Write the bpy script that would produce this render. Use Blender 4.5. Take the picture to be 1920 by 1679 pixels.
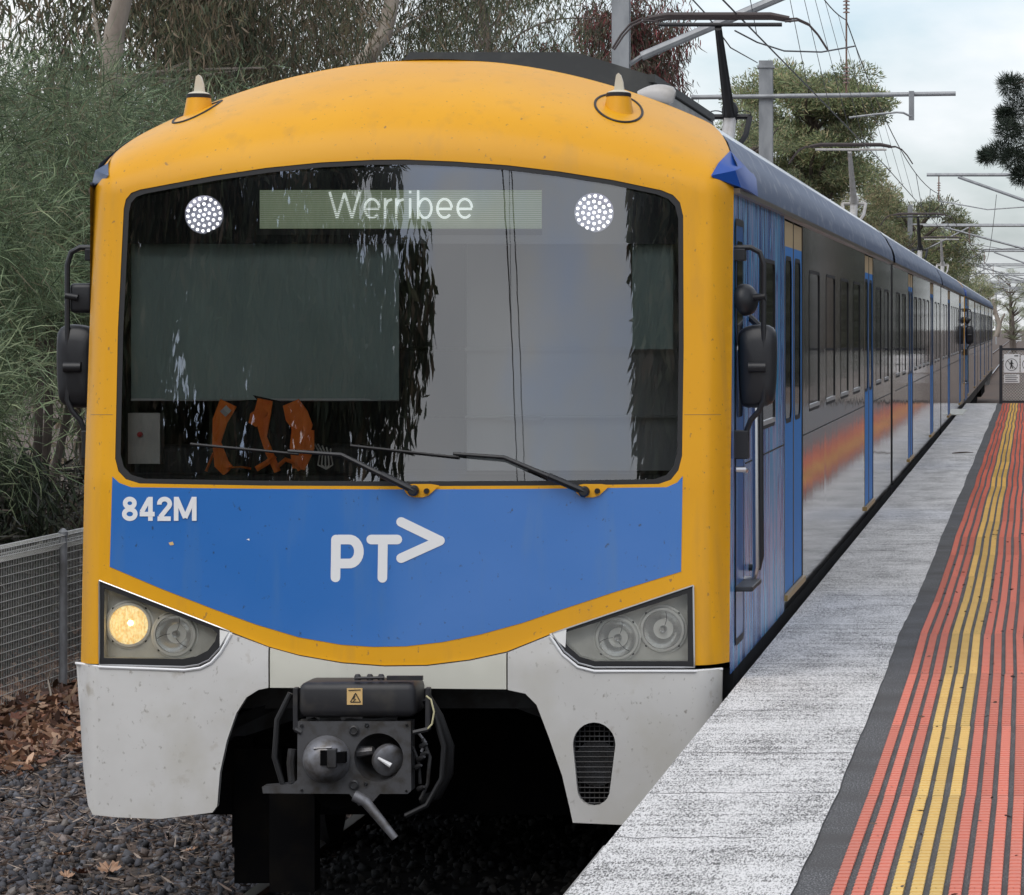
import bpy, bmesh, math, random
import numpy as np
from mathutils import Vector, Matrix
from mathutils.geometry import delaunay_2d_cdt

for o in list(bpy.data.objects):
    bpy.data.objects.remove(o)
scene = bpy.context.scene
COL = scene.collection
R = math.radians
rng = np.random.default_rng(7)
random.seed(7)

# ------------------------------------------------------------------ camera
# units: metres.  Platform top z = 0, rail top z = -1.09, y runs along the track.
FPX, U0, V0, CAMZ = 7700.0, 1930.0, 612.0, 1.7      # focal length / axis of the cropped photo (1920 x 1679)
cam_d = bpy.data.cameras.new('camera')
cam = bpy.data.objects.new('camera', cam_d)
COL.objects.link(cam)
cam.location = (0, 0, CAMZ)
cam.rotation_euler = (R(90), 0, 0)
cam_d.sensor_width = 36
cam_d.sensor_fit = 'HORIZONTAL'
cam_d.lens = 36 * FPX / 1920
cam_d.shift_x = -(U0 - 960) / 1920
cam_d.shift_y = -(839.5 - V0) / 1920
cam_d.clip_start = 0.1
cam_d.clip_end = 6000
scene.camera = cam

# ------------------------------------------------------------------ sky, sun, exposure
SUN_EL, SUN_AZ = R(52), R(200)          # high sun behind thin cloud, behind the photographer
w = bpy.data.worlds.new('World')
scene.world = w
w.use_nodes = True
nt = w.node_tree
nt.nodes.clear()
N = lambda t: nt.nodes.new(t)
out, bg = N('ShaderNodeOutputWorld'), N('ShaderNodeBackground')
sky = N('ShaderNodeTexSky')
sky.sky_type = 'NISHITA'
sky.sun_disc = False
sky.sun_elevation = SUN_EL
sky.sun_rotation = SUN_AZ
sky.air_density = 1.0
sky.dust_density = 2.0
tc = N('ShaderNodeTexCoord')
mp = N('ShaderNodeMapping')
mp.inputs['Scale'].default_value = (1.0, 1.0, 2.2)
mp.inputs['Location'].default_value = (0.35, 0.0, 0.3)
n1 = N('ShaderNodeTexNoise')
n1.inputs['Scale'].default_value = 8.0
n1.inputs['Detail'].default_value = 7
n1.inputs['Roughness'].default_value = 0.52
n2 = N('ShaderNodeTexNoise')
n2.inputs['Scale'].default_value = 6.0
n2.inputs['Detail'].default_value = 5
r1 = N('ShaderNodeValToRGB')
r1.color_ramp.elements[0].position = 0.36
r1.color_ramp.elements[1].position = 0.58
r1.color_ramp.elements[0].color = (0.12, 0.12, 0.12, 1)
r1.color_ramp.elements[1].color = (1, 1, 1, 1)
r2 = N('ShaderNodeValToRGB')
r2.color_ramp.elements[0].position = 0.30
r2.color_ramp.elements[0].color = (8.5, 8.8, 9.2, 1)
r2.color_ramp.elements[1].position = 0.68
r2.color_ramp.elements[1].color = (10.5, 10.5, 10.5, 1)
mx = N('ShaderNodeMixRGB')
L = nt.links.new
L(tc.outputs['Generated'], mp.inputs['Vector'])
L(mp.outputs[0], n1.inputs['Vector'])
L(mp.outputs[0], n2.inputs['Vector'])
L(n1.outputs['Fac'], r1.inputs[0])
L(n2.outputs['Fac'], r2.inputs[0])
L(r1.outputs[0], mx.inputs['Fac'])
gain = N('ShaderNodeMixRGB')          # clear patches between the clouds, exposed like the clouds
gain.blend_type = 'MULTIPLY'
gain.inputs['Fac'].default_value = 1
gain.inputs['Color2'].default_value = (1.25, 1.4, 1.6, 1)
L(sky.outputs[0], gain.inputs['Color1'])
L(gain.outputs[0], mx.inputs['Color1'])
L(r2.outputs[0], mx.inputs['Color2'])
L(mx.outputs[0], bg.inputs['Color'])
bg.inputs['Strength'].default_value = 0.105
L(bg.outputs[0], out.inputs['Surface'])

sun_d = bpy.data.lights.new('sun', 'SUN')
sun_d.energy = 1.1
sun_d.angle = R(50)
sun_d.color = (1.0, 0.95, 0.87)
sun = bpy.data.objects.new('sun', sun_d)
COL.objects.link(sun)
sdir = Vector((math.sin(SUN_AZ) * math.cos(SUN_EL), math.cos(SUN_AZ) * math.cos(SUN_EL), math.sin(SUN_EL)))
sun.rotation_euler = sdir.to_track_quat('Z', 'Y').to_euler()
sun.location = (0, -30, 60)

scene.view_settings.view_transform = 'Standard'
scene.view_settings.look = 'None'
scene.view_settings.exposure = 0.12
scene.view_settings.gamma = 1.0
scene.view_settings.use_curve_mapping = False
scene.render.engine = 'CYCLES'
scene.cycles.max_bounces = 5
scene.cycles.diffuse_bounces = 3
scene.cycles.glossy_bounces = 3
scene.cycles.transparent_max_bounces = 12
scene.cycles.use_denoising = True

# ------------------------------------------------------------------ materials
MATS = {}
def mat(name, color, rough=0.5, metal=0.0, spec=0.5, coat=0.0, emit=None, estr=0.0, noise=None, bump=None, objrand=0):
    """noise = (scale xyz, color2, lo, hi) mixes a second colour in; bump = (scale xyz, strength, distance)."""
    m = bpy.data.materials.new(name)
    m.use_nodes = True
    t = m.node_tree
    b = t.nodes['Principled BSDF']
    b.inputs['Base Color'].default_value = (*color, 1)
    b.inputs['Roughness'].default_value = rough
    b.inputs['Metallic'].default_value = metal
    b.inputs['Specular IOR Level'].default_value = spec
    b.inputs['Coat Weight'].default_value = coat
    b.inputs['Coat Roughness'].default_value = 0.06
    if emit:
        b.inputs['Emission Color'].default_value = (*emit, 1)
        b.inputs['Emission Strength'].default_value = estr
    def tex(scale, detail=5, rough_=0.55):
        c = t.nodes.new('ShaderNodeTexCoord')
        mp = t.nodes.new('ShaderNodeMapping')
        mp.inputs['Scale'].default_value = scale
        n = t.nodes.new('ShaderNodeTexNoise')
        n.inputs['Scale'].default_value = 1
        n.inputs['Detail'].default_value = detail
        n.inputs['Roughness'].default_value = rough_
        t.links.new(c.outputs['Object'], mp.inputs['Vector'])
        t.links.new(mp.outputs[0], n.inputs['Vector'])
        return n
    last = None
    if noise:
        for (scale, c2, lo, hi) in (noise if isinstance(noise, list) else [noise]):
            n = tex(scale)
            r = t.nodes.new('ShaderNodeValToRGB')
            r.color_ramp.elements[0].position = lo
            r.color_ramp.elements[1].position = hi
            mixn = t.nodes.new('ShaderNodeMixRGB')
            t.links.new(n.outputs['Fac'], r.inputs[0])
            t.links.new(r.outputs[0], mixn.inputs['Fac'])
            if last is None:
                mixn.inputs['Color1'].default_value = (*color, 1)
            else:
                t.links.new(last.outputs[0], mixn.inputs['Color1'])
            mixn.inputs['Color2'].default_value = (*c2, 1)
            last = mixn
        t.links.new(last.outputs[0], b.inputs['Base Color'])
    if bump:
        scale, st, dist = bump
        n = tex(scale, 4)
        bn = t.nodes.new('ShaderNodeBump')
        bn.inputs['Strength'].default_value = st
        bn.inputs['Distance'].default_value = dist
        t.links.new(n.outputs['Fac'], bn.inputs['Height'])
        t.links.new(bn.outputs[0], b.inputs['Normal'])
    if objrand:
        oi = t.nodes.new('ShaderNodeObjectInfo')
        hs = t.nodes.new('ShaderNodeHueSaturation')
        mr = t.nodes.new('ShaderNodeMapRange')
        mr.inputs['To Min'].default_value, mr.inputs['To Max'].default_value = 1 - objrand, 1 + objrand * .4
        t.links.new(oi.outputs['Random'], mr.inputs['Value'])
        t.links.new(mr.outputs[0], hs.inputs['Value'])
        t.links.new(last.outputs[0], hs.inputs['Color'])
        t.links.new(hs.outputs[0], b.inputs['Base Color'])
    MATS[name] = m
    return m

def glass_mat(name, tint, ior, rough=0.0):
    m = bpy.data.materials.new(name)
    m.use_nodes = True
    t = m.node_tree
    t.nodes.clear()
    o = t.nodes.new('ShaderNodeOutputMaterial')
    mix = t.nodes.new('ShaderNodeMixShader')
    tr = t.nodes.new('ShaderNodeBsdfTransparent')
    gl = t.nodes.new('ShaderNodeBsdfGlossy')
    fr = t.nodes.new('ShaderNodeFresnel')
    tr.inputs['Color'].default_value = (*tint, 1)
    gl.inputs['Roughness'].default_value = rough
    gl.inputs['Color'].default_value = (0.97, 0.98, 1, 1)
    fr.inputs['IOR'].default_value = ior
    t.links.new(fr.outputs[0], mix.inputs['Fac'])
    t.links.new(tr.outputs[0], mix.inputs[1])
    t.links.new(gl.outputs[0], mix.inputs[2])
    t.links.new(mix.outputs[0], o.inputs['Surface'])
    MATS[name] = m
    return m

def leaf_mat(name, transl=0.3, rough=0.5):
    """leaf colour comes from the per-leaf colour attribute 'tint'."""
    m = bpy.data.materials.new(name)
    m.use_nodes = True
    t = m.node_tree
    b = t.nodes['Principled BSDF']
    o = t.nodes['Material Output']
    a = t.nodes.new('ShaderNodeAttribute')
    a.attribute_name = 'tint'
    tl = t.nodes.new('ShaderNodeBsdfTranslucent')
    mix = t.nodes.new('ShaderNodeMixShader')
    mix.inputs['Fac'].default_value = transl
    b.inputs['Roughness'].default_value = rough
    b.inputs['Specular IOR Level'].default_value = 0.35
    t.links.new(a.outputs['Color'], b.inputs['Base Color'])
    t.links.new(a.outputs['Color'], tl.inputs['Color'])
    t.links.new(b.outputs[0], mix.inputs[1])
    t.links.new(tl.outputs[0], mix.inputs[2])
    t.links.new(mix.outputs[0], o.inputs['Surface'])
    MATS[name] = m
    return m

mat('yellow', (0.76, 0.365, 0.008), 0.42, spec=0.3, coat=0.06, noise=[((1.3, 1.3, 1.3), (0.71, 0.33, 0.007), 0.35, 0.7), ((9, 9, 0.9), (0.66, 0.32, 0.02), 0.55, 0.72), ((46, 46, 32), (0.36, 0.19, 0.05), 0.655, 0.72)])
mat('blue_paint', (0.024, 0.15, 0.47), 0.3, coat=0.35, noise=[((1.2, 1, 1.6), (0.04, 0.17, 0.5), 0.4, 0.7), ((8, 8, 1.0), (0.05, 0.17, 0.44), 0.55, 0.75), ((40, 40, 30), (0.03, 0.07, 0.16), 0.66, 0.73)])
mat('blue_cowl', (0.012, 0.075, 0.36), 0.4, spec=0.3)
mat('skirt_white', (0.66, 0.65, 0.63), 0.4, coat=0.15, noise=[((1.2, 1.2, 1.6), (0.56, 0.545, 0.52), 0.4, 0.7), ((40, 40, 28), (0.34, 0.32, 0.29), 0.63, 0.72), ((2.6, 2.6, 2.4), (0.55, 0.53, 0.48), 0.5, 0.72), ((9, 9, 8), (0.4, 0.36, 0.3), 0.63, 0.8)])
mat('skirt_cream', (0.63, 0.62, 0.54), 0.45, noise=[((24, 24, 14), (0.3, 0.28, 0.24), 0.68, 0.8)])
mat('rubber', (0.008, 0.008, 0.009), 0.55)
mat('black_plastic', (0.014, 0.015, 0.018), 0.42, bump=((60, 60, 60), 0.12, 0.004))
mat('black_gloss', (0.006, 0.006, 0.009), 0.12)
mat('white_paint', (0.8, 0.8, 0.8), 0.4)
mat('silver', (0.55, 0.55, 0.55), 0.3, metal=0.9)
mat('steel_dark', (0.055, 0.056, 0.06), 0.48, metal=0.5, noise=((9, 9, 9), (0.03, 0.027, 0.025), 0.4, 0.65))
mat('coupler_plate', (0.085, 0.085, 0.09), 0.5, metal=0.35, noise=((14, 14, 14), (0.05, 0.045, 0.04), 0.45, 0.65), bump=((60, 60, 60), 0.1, 0.003))
mat('coupler_cone', (0.22, 0.22, 0.235), 0.42, metal=0.5, noise=((20, 20, 20), (0.12, 0.11, 0.1), 0.45, 0.7))
mat('coupler_box', (0.018, 0.018, 0.021), 0.5, noise=((12, 12, 12), (0.035, 0.032, 0.03), 0.5, 0.7))
mat('under_black', (0.004, 0.004, 0.0045), 0.9, spec=0.04, noise=((6, 6, 6), (0.008, 0.007, 0.006), 0.45, 0.7))
mat('sticker', (0.72, 0.48, 0.2), 0.5)
mat('cable_cream', (0.6, 0.55, 0.33), 0.5)
mat('body_grey', (0.035, 0.036, 0.04), 0.05, spec=0.6, coat=0.6,
    noise=[((0.3, 0.9, 0.35), (0.075, 0.075, 0.078), 0.42, 0.6)])
mat('roof_silver', (0.66, 0.67, 0.69), 0.32, coat=0.3, noise=((0.8, 1.1, 0.8), (0.4, 0.42, 0.46), 0.4, 0.7))
mat('cantrail_slate', (0.085, 0.12, 0.2), 0.5, spec=0.3, noise=((1, 4, 10), (0.2, 0.23, 0.3), 0.52, 0.66))
mat('gutter_tan', (0.16, 0.13, 0.1), 0.35, metal=0.4)
mat('door_blue', (0.055, 0.23, 0.6), 0.5, spec=0.2)
mat('door_beige', (0.6, 0.44, 0.24), 0.4)
mat('threshold_gold', (0.4, 0.26, 0.09), 0.4, metal=0.4)
mat('window_dark', (0.012, 0.013, 0.014), 0.04, spec=0.7)
mat('window_sill', (0.62, 0.62, 0.62), 0.3, metal=0.4)
mat('roof_box_dark', (0.032, 0.033, 0.032), 0.6, noise=((6, 6, 6), (0.055, 0.055, 0.05), 0.5, 0.7))
mat('roof_box_grey', (0.33, 0.33, 0.32), 0.5, metal=0.2, noise=((7, 7, 7), (0.22, 0.21, 0.2), 0.45, 0.7))
mat('vent_grey', (0.5, 0.48, 0.46), 0.38, noise=((8, 8, 8), (0.38, 0.36, 0.33), 0.45, 0.7))
mat('fin_cream', (0.62, 0.58, 0.47), 0.45)
mat('panto_black', (0.016, 0.016, 0.018), 0.45, metal=0.3)
mat('panto_rust', (0.055, 0.04, 0.038), 0.6)
mat('galv', (0.33, 0.34, 0.35), 0.5, metal=0.35, noise=((5, 5, 2), (0.24, 0.25, 0.26), 0.42, 0.66))
mat('wire', (0.09, 0.09, 0.095), 0.5, metal=0.5)
mat('insulator', (0.2, 0.12, 0.09), 0.3)
mat('display_panel', (0.2, 0.23, 0.17), 0.6, emit=(0.30, 0.37, 0.24), estr=0.33)
mat('display_text', (0.8, 0.8, 0.8), 0.5, emit=(0.85, 0.93, 0.88), estr=0.5)
mat('led_white', (0.9, 0.9, 0.9), 0.4, emit=(1.0, 1.0, 1.0), estr=2.0)
mat('led_base', (0.3, 0.3, 0.36), 0.4, emit=(0.8, 0.82, 1.0), estr=0.12)
mat('blind', (0.33, 0.41, 0.38), 0.75, noise=((2.2, 2, 1.4), (0.4, 0.49, 0.46), 0.35, 0.7))
mat('cab_grey', (0.62, 0.63, 0.64), 0.7)
mat('cab_dark', (0.022, 0.022, 0.025), 0.7)
mat('hi_vis', (1.0, 0.25, 0.03), 0.7, noise=((14, 14, 14), (0.9, 0.18, 0.02), 0.4, 0.7))
mat('vest_black', (0.012, 0.012, 0.014), 0.9)
mat('red_plastic', (0.5, 0.02, 0.03), 0.4)
mat('lamp_housing', (0.66, 0.65, 0.61), 0.45, noise=((10, 10, 10), (0.54, 0.53, 0.5), 0.4, 0.7))
mat('lamp_bezel', (0.82, 0.81, 0.78), 0.38)
mat('reflector', (0.97, 0.97, 0.97), 0.12, metal=0.8)
mat('lamp_lit', (0.9, 0.75, 0.45), 0.3, emit=(1.0, 0.72, 0.3), estr=0.6)
mat('lamp_core', (1, 0.9, 0.7), 0.3, emit=(1.0, 0.9, 0.62), estr=5)
mat('asphalt', (0.075, 0.075, 0.078), 0.85, spec=0.3, noise=[((170, 60, 150), (0.24, 0.24, 0.24), 0.52, 0.60), ((2, 2, 2), (0.075, 0.072, 0.07), 0.4, 0.7)], bump=((220, 220, 220), 0.5, 0.006))
mat('concrete', (0.3, 0.29, 0.28), 0.85, noise=((4, 4, 4), (0.2, 0.19, 0.18), 0.4, 0.65))
mat('tactile_red', (0.70, 0.225, 0.16), 0.75, spec=0.25, noise=[((1.5, 1.5, 1.5), (0.64, 0.24, 0.18), 0.4, 0.68), ((90, 60, 90), (0.42, 0.12, 0.09), 0.64, 0.72)], bump=((260, 160, 260), 0.45, 0.004), objrand=0.16)
mat('tactile_yellow', (0.78, 0.54, 0.19), 0.75, spec=0.25, noise=[((1.5, 1.5, 1.5), (0.68, 0.45, 0.16), 0.4, 0.68), ((90, 60, 90), (0.4, 0.24, 0.07), 0.64, 0.72)], bump=((260, 160, 260), 0.45, 0.004), objrand=0.16)
mat('fence_galv', (0.6, 0.6, 0.57), 0.5, metal=0.1)
mat('fence_post', (0.36, 0.37, 0.39), 0.5, metal=0.2, noise=((8, 8, 4), (0.2, 0.2, 0.2), 0.42, 0.66))
mat('fence_black', (0.018, 0.019, 0.025), 0.5)
mat('sign_white', (0.78, 0.78, 0.78), 0.5)
mat('sign_black', (0.02, 0.02, 0.02), 0.5)
mat('bark_pale', (0.33, 0.285, 0.235), 0.85, noise=[((3, 3, 1.3), (0.2, 0.165, 0.135), 0.42, 0.62)], bump=((9, 9, 3), 0.4, 0.03))
mat('bark_dark', (0.085, 0.068, 0.055), 0.9, noise=((5, 5, 1.5), (0.15, 0.12, 0.1), 0.45, 0.65), bump=((12, 12, 3), 0.5, 0.03))
mat('soil', (0.095, 0.072, 0.058), 0.95, noise=[((1.3, 1.3, 1.3), (0.14, 0.095, 0.07), 0.4, 0.66), ((30, 30, 30), (0.05, 0.04, 0.034), 0.5, 0.62)], bump=((24, 24, 24), 0.7, 0.03))
mat('rail_steel', (0.3, 0.29, 0.28), 0.32, metal=0.8)
mat('rail_rust', (0.13, 0.075, 0.05), 0.8)
mat('sleeper', (0.2, 0.19, 0.18), 0.9)
mat('far_wall', (0.6, 0.6, 0.58), 0.8)
glass_mat('windscreen_glass', (0.96, 0.98, 0.97), 2.3)
glass_mat('lens_glass', (0.9, 0.9, 0.87), 1.45)
for nme in ('leaf', 'needle', 'litter'):
    leaf_mat(nme, {'leaf': 0.38, 'needle': 0.35, 'litter': 0.05}[nme], 0.55)
leaf_mat('stone', 0.0, 0.85)

# white platform edge band: worn white paint over rough dark asphalt
def worn_paint():
    m = bpy.data.materials.new('worn_white')
    m.use_nodes = True
    t = m.node_tree
    b = t.nodes['Principled BSDF']
    b.inputs['Roughness'].default_value = 0.8
    b.inputs['Specular IOR Level'].default_value = 0.25
    c = t.nodes.new('ShaderNodeTexCoord')
    def nz(scale, det, ro):
        mp = t.nodes.new('ShaderNodeMapping')
        mp.inputs['Scale'].default_value = scale
        n = t.nodes.new('ShaderNodeTexNoise')
        n.inputs['Scale'].default_value = 1
        n.inputs['Detail'].default_value = det
        n.inputs['Roughness'].default_value = ro
        t.links.new(c.outputs['Object'], mp.inputs['Vector'])
        t.links.new(mp.outputs[0], n.inputs['Vector'])
        return n
    fine, mid, streak = nz((185, 34, 100), 3, 0.75), nz((3.5, 1.3, 4), 6, 0.65), nz((1.6, 11, 3), 5, 0.65)
    a1 = t.nodes.new('ShaderNodeMath'); a1.operation = 'MULTIPLY_ADD'
    a1.inputs[1].default_value = 0.28
    a2 = t.nodes.new('ShaderNodeMath'); a2.operation = 'MULTIPLY_ADD'
    a2.inputs[1].default_value = 0.3
    t.links.new(mid.outputs['Fac'], a1.inputs[0])
    t.links.new(fine.outputs['Fac'], a1.inputs[2])
    t.links.new(streak.outputs['Fac'], a2.inputs[0])
    t.links.new(a1.outputs[0], a2.inputs[2])
    r = t.nodes.new('ShaderNodeValToRGB')
    r.color_ramp.elements[0].position = 0.98
    r.color_ramp.elements[0].color = (0.075, 0.073, 0.07, 1)
    r.color_ramp.elements[1].position = 1.20
    r.color_ramp.elements[1].color = (0.75, 0.735, 0.72, 1)
    # ramp works on 0..1: rescale
    sc = t.nodes.new('ShaderNodeMath'); sc.operation = 'MULTIPLY'
    sc.inputs[1].default_value = 0.5
    t.links.new(a2.outputs[0], sc.inputs[0])
    r.color_ramp.elements[0].position = 0.338
    r.color_ramp.elements[1].position = 0.415
    t.links.new(sc.outputs[0], r.inputs[0])
    t.links.new(r.outputs[0], b.inputs['Base Color'])
    bn = t.nodes.new('ShaderNodeBump')
    bn.inputs['Strength'].default_value = 0.5
    bn.inputs['Distance'].default_value = 0.005
    t.links.new(fine.outputs['Fac'], bn.inputs['Height'])
    t.links.new(bn.outputs[0], b.inputs['Normal'])
    MATS['worn_white'] = m
worn_paint()
# fluted lens of the lit headlamp: brightness varies over the glass
t = M_LIT = MATS['lamp_lit'].node_tree
c_, n_, r_ = t.nodes.new('ShaderNodeTexCoord'), t.nodes.new('ShaderNodeTexNoise'), t.nodes.new('ShaderNodeValToRGB')
n_.inputs['Scale'].default_value = 75
n_.inputs['Detail'].default_value = 3
r_.color_ramp.elements[0].position, r_.color_ramp.elements[1].position = 0.38, 0.62
r_.color_ramp.elements[0].color, r_.color_ramp.elements[1].color = (0.75, 0.42, 0.1, 1), (1.0, 0.88, 0.5, 1)
t.links.new(c_.outputs['Object'], n_.inputs['Vector'])
t.links.new(n_.outputs['Fac'], r_.inputs[0])
t.links.new(r_.outputs[0], t.nodes['Principled BSDF'].inputs['Emission Color'])

# blue vinyl artwork on the leading car: vertical drips of several blues
def vinyl():
    m = bpy.data.materials.new('vinyl_blue')
    m.use_nodes = True
    t = m.node_tree
    b = t.nodes['Principled BSDF']
    b.inputs['Roughness'].default_value = 0.22
    b.inputs['Specular IOR Level'].default_value = 0.18
    c = t.nodes.new('ShaderNodeTexCoord')
    mp = t.nodes.new('ShaderNodeMapping')
    mp.inputs['Scale'].default_value = (1, 3.6, 0.5)
    n = t.nodes.new('ShaderNodeTexNoise')
    n.inputs['Scale'].default_value = 1.0
    n.inputs['Detail'].default_value = 6
    n.inputs['Distortion'].default_value = 0.4
    r = t.nodes.new('ShaderNodeValToRGB')
    e = r.color_ramp.elements
    e[0].position, e[0].color = 0.38, (0.02, 0.05, 0.2, 1)
    e[1].position, e[1].color = 0.62, (0.03, 0.3, 0.6, 1)
    for p, col in ((0.44, (0.03, 0.11, 0.4)), (0.485, (0.2, 0.5, 0.8)), (0.52, (0.05, 0.09, 0.3)), (0.56, (0.3, 0.36, 0.62))):
        x = e.new(p)
        x.color = (*col, 1)
    t.links.new(c.outputs['Object'], mp.inputs['Vector'])
    t.links.new(mp.outputs[0], n.inputs['Vector'])
    t.links.new(n.outputs['Fac'], r.inputs[0])
    t.links.new(r.outputs[0], b.inputs['Base Color'])
    MATS['vinyl_blue'] = m
vinyl()
def ripple(name, k=0.022):
    """slightly uneven vertical panels: the mirrored platform breaks into streaks"""
    t = MATS[name].node_tree
    b = t.nodes['Principled BSDF']
    g, c, mp, n = (t.nodes.new(x) for x in ('ShaderNodeNewGeometry', 'ShaderNodeTexCoord', 'ShaderNodeMapping', 'ShaderNodeTexNoise'))
    mp.inputs['Scale'].default_value = (1, 8.0, 0.3)
    n.inputs['Scale'].default_value = 1.0
    n.inputs['Detail'].default_value = 5
    n.inputs['Roughness'].default_value = 0.7
    ma = t.nodes.new('ShaderNodeMath'); ma.operation = 'MULTIPLY_ADD'
    ma.inputs[1].default_value = k
    ma.inputs[2].default_value = -k / 2
    cx = t.nodes.new('ShaderNodeCombineXYZ')
    ad = t.nodes.new('ShaderNodeVectorMath'); ad.operation = 'ADD'
    no = t.nodes.new('ShaderNodeVectorMath'); no.operation = 'NORMALIZE'
    lk = t.links.new
    lk(c.outputs['Object'], mp.inputs['Vector']); lk(mp.outputs[0], n.inputs['Vector'])
    lk(n.outputs['Fac'], ma.inputs[0]); lk(ma.outputs[0], cx.inputs['Z'])
    lk(g.outputs['Normal'], ad.inputs[0]); lk(cx.outputs[0], ad.inputs[1]); lk(ad.outputs[0], no.inputs[0])
    lk(no.outputs[0], b.inputs['Normal']); lk(no.outputs[0], b.inputs['Coat Normal'])
ripple('body_grey', 0.13)
M = MATS

# ------------------------------------------------------------------ helpers
def tag(o, label=None, cat=None, group=None, kind=None):
    if label: o['label'] = label
    if cat: o['category'] = cat
    if group: o['group'] = group
    if kind: o['kind'] = kind
    return o

def empty(name, loc):
    o = bpy.data.objects.new(name, None)
    o.empty_display_size = 0.2
    COL.objects.link(o)
    o.location = loc
    return o

def attach(o, parent):
    o.parent = parent
    # meshes are written in scene coordinates; an Empty's own location is undone
    if parent.type == 'EMPTY':
        o.matrix_parent_inverse = Matrix.Translation(-Vector(parent.location))

def mesh_obj(name, verts, faces, material, parent=None, smooth=False, normals=None, kind=None):
    me = bpy.data.meshes.new(name)
    me.from_pydata([tuple(v) for v in verts], [], faces)
    me.validate()
    if material: me.materials.append(M[material] if isinstance(material, str) else material)
    if smooth:
        me.polygons.foreach_set('use_smooth', [True] * len(me.polygons))
    if normals is not None:
        me.normals_split_custom_set_from_vertices([tuple(n) for n in normals])
    me.update()
    o = bpy.data.objects.new(name, me)
    COL.objects.link(o)
    if parent is not None:
        attach(o, parent)
    if kind: o['kind'] = kind
    return o

class MB:
    def __init__(s):
        s.v, s.f = [], []
    def add(s, verts, faces):
        k = len(s.v)
        s.v += [tuple(v) for v in verts]
        s.f += [tuple(i + k for i in f) for f in faces]
        return s
    def box(s, x0, x1, y0, y1, z0, z1, bev=0.0):
        if bev <= 0:
            v = [(x, y, z) for x in (x0, x1) for y in (y0, y1) for z in (z0, z1)]
            f = [(0, 1, 3, 2), (4, 6, 7, 5), (0, 4, 5, 1), (2, 3, 7, 6), (0, 2, 6, 4), (1, 5, 7, 3)]
            return s.add(v, f)
        bm = bmesh.new()
        bmesh.ops.create_cube(bm, size=1.0)
        for v in bm.verts:
            v.co = Vector(((x0 + x1) / 2 + v.co.x * (x1 - x0), (y0 + y1) / 2 + v.co.y * (y1 - y0), (z0 + z1) / 2 + v.co.z * (z1 - z0)))
        bmesh.ops.bevel(bm, geom=bm.edges[:], offset=bev, segments=3, affect='EDGES', profile=0.5)
        bm.verts.index_update()
        s.add([v.co[:] for v in bm.verts], [tuple(v.index for v in f.verts) for f in bm.faces])
        bm.free()
        return s
    def tube(s, pts, rad, n=8, caps=True):
        pts = [Vector(p) for p in pts]
        rads = rad if isinstance(rad, (list, tuple)) else [rad] * len(pts)
        rings, base = [], len(s.v)
        up = None
        for i, p in enumerate(pts):
            if i == 0: d = pts[1] - p
            elif i == len(pts) - 1: d = p - pts[i - 1]
            else: d = (pts[i + 1] - p).normalized() + (p - pts[i - 1]).normalized()
            d = d.normalized()
            if up is None:
                up = Vector((0, 0, 1)) if abs(d.z) < 0.9 else Vector((1, 0, 0))
            a = d.cross(up)
            if a.length < 1e-5: a = d.cross(Vector((0.3, 1, 0.2)))
            a.normalize()
            b = d.cross(a).normalized()
            up = -b if False else (a.cross(d)).normalized()
            for k in range(n):
                t = 2 * math.pi * k / n
                s.v.append(tuple(p + (a * math.cos(t) + b * math.sin(t)) * rads[i]))
        for i in range(len(pts) - 1):
            for k in range(n):
                a0, a1 = base + i * n + k, base + i * n + (k + 1) % n
                s.f.append((a0, a1, a1 + n, a0 + n))
        if caps:
            s.f.append(tuple(base + k for k in range(n))[::-1])
            e = base + (len(pts) - 1) * n
            s.f.append(tuple(e + k for k in range(n)))
        return s
    def lathe(s, c, axis, prof, n=24, front=True):
        """prof = [(distance along axis, radius)]"""
        axis = Vector(axis).normalized()
        c = Vector(c)
        a = axis.cross(Vector((0, 0, 1)) if abs(axis.z) < 0.9 else Vector((1, 0, 0))).normalized()
        b = axis.cross(a)
        base = len(s.v)
        for (h, r) in prof:
            for k in range(n):
                t = 2 * math.pi * k / n
                s.v.append(tuple(c + axis * h + (a * math.cos(t) + b * math.sin(t)) * max(r, 1e-4)))
        for i in range(len(prof) - 1):
            for k in range(n):
                a0, a1 = base + i * n + k, base + i * n + (k + 1) % n
                s.f.append((a0, a1, a1 + n, a0 + n))
        s.f.append(tuple(base + k for k in range(n))[::-1])
        e = base + (len(prof) - 1) * n
        if front: s.f.append(tuple(e + k for k in range(n)))
        return s
    def prism_y(s, poly, y0, y1):
        """poly [(x,z)] extruded from y0 to y1"""
        n = len(poly)
        v = [(x, y0, z) for x, z in poly] + [(x, y1, z) for x, z in poly]
        f = [tuple(range(n)), tuple(range(2 * n - 1, n - 1, -1))]
        f += [(i, i + n, (i + 1) % n + n, (i + 1) % n) for i in range(n)]
        return s.add(v, f)
    def build(s, name, material, parent=None, smooth=False, kind=None, auto=True):
        o = mesh_obj(name, s.v, s.f, material, parent, kind=kind)
        bm = bmesh.new()
        bm.from_mesh(o.data)
        bmesh.ops.recalc_face_normals(bm, faces=bm.faces)
        bm.to_mesh(o.data)
        bm.free()
        if smooth:
            o.data.polygons.foreach_set('use_smooth', [True] * len(o.data.polygons))
            o.data.set_sharp_from_angle(angle=R(38))
        return o

def px(u, v, d):
    """point at distance d along the track that the photograph shows at (u, v)"""
    return ((u - U0) * d / FPX, d, CAMZ - (v - V0) * d / FPX)

def copy_tree(o, offset, parent=None):
    c = o.copy()
    COL.objects.link(c)
    if parent is None:
        c.location = Vector(o.location) + Vector(offset)
    else:
        c.parent = parent
    for ch in o.children:
        copy_tree(ch, (0, 0, 0), c)
    return c

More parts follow.
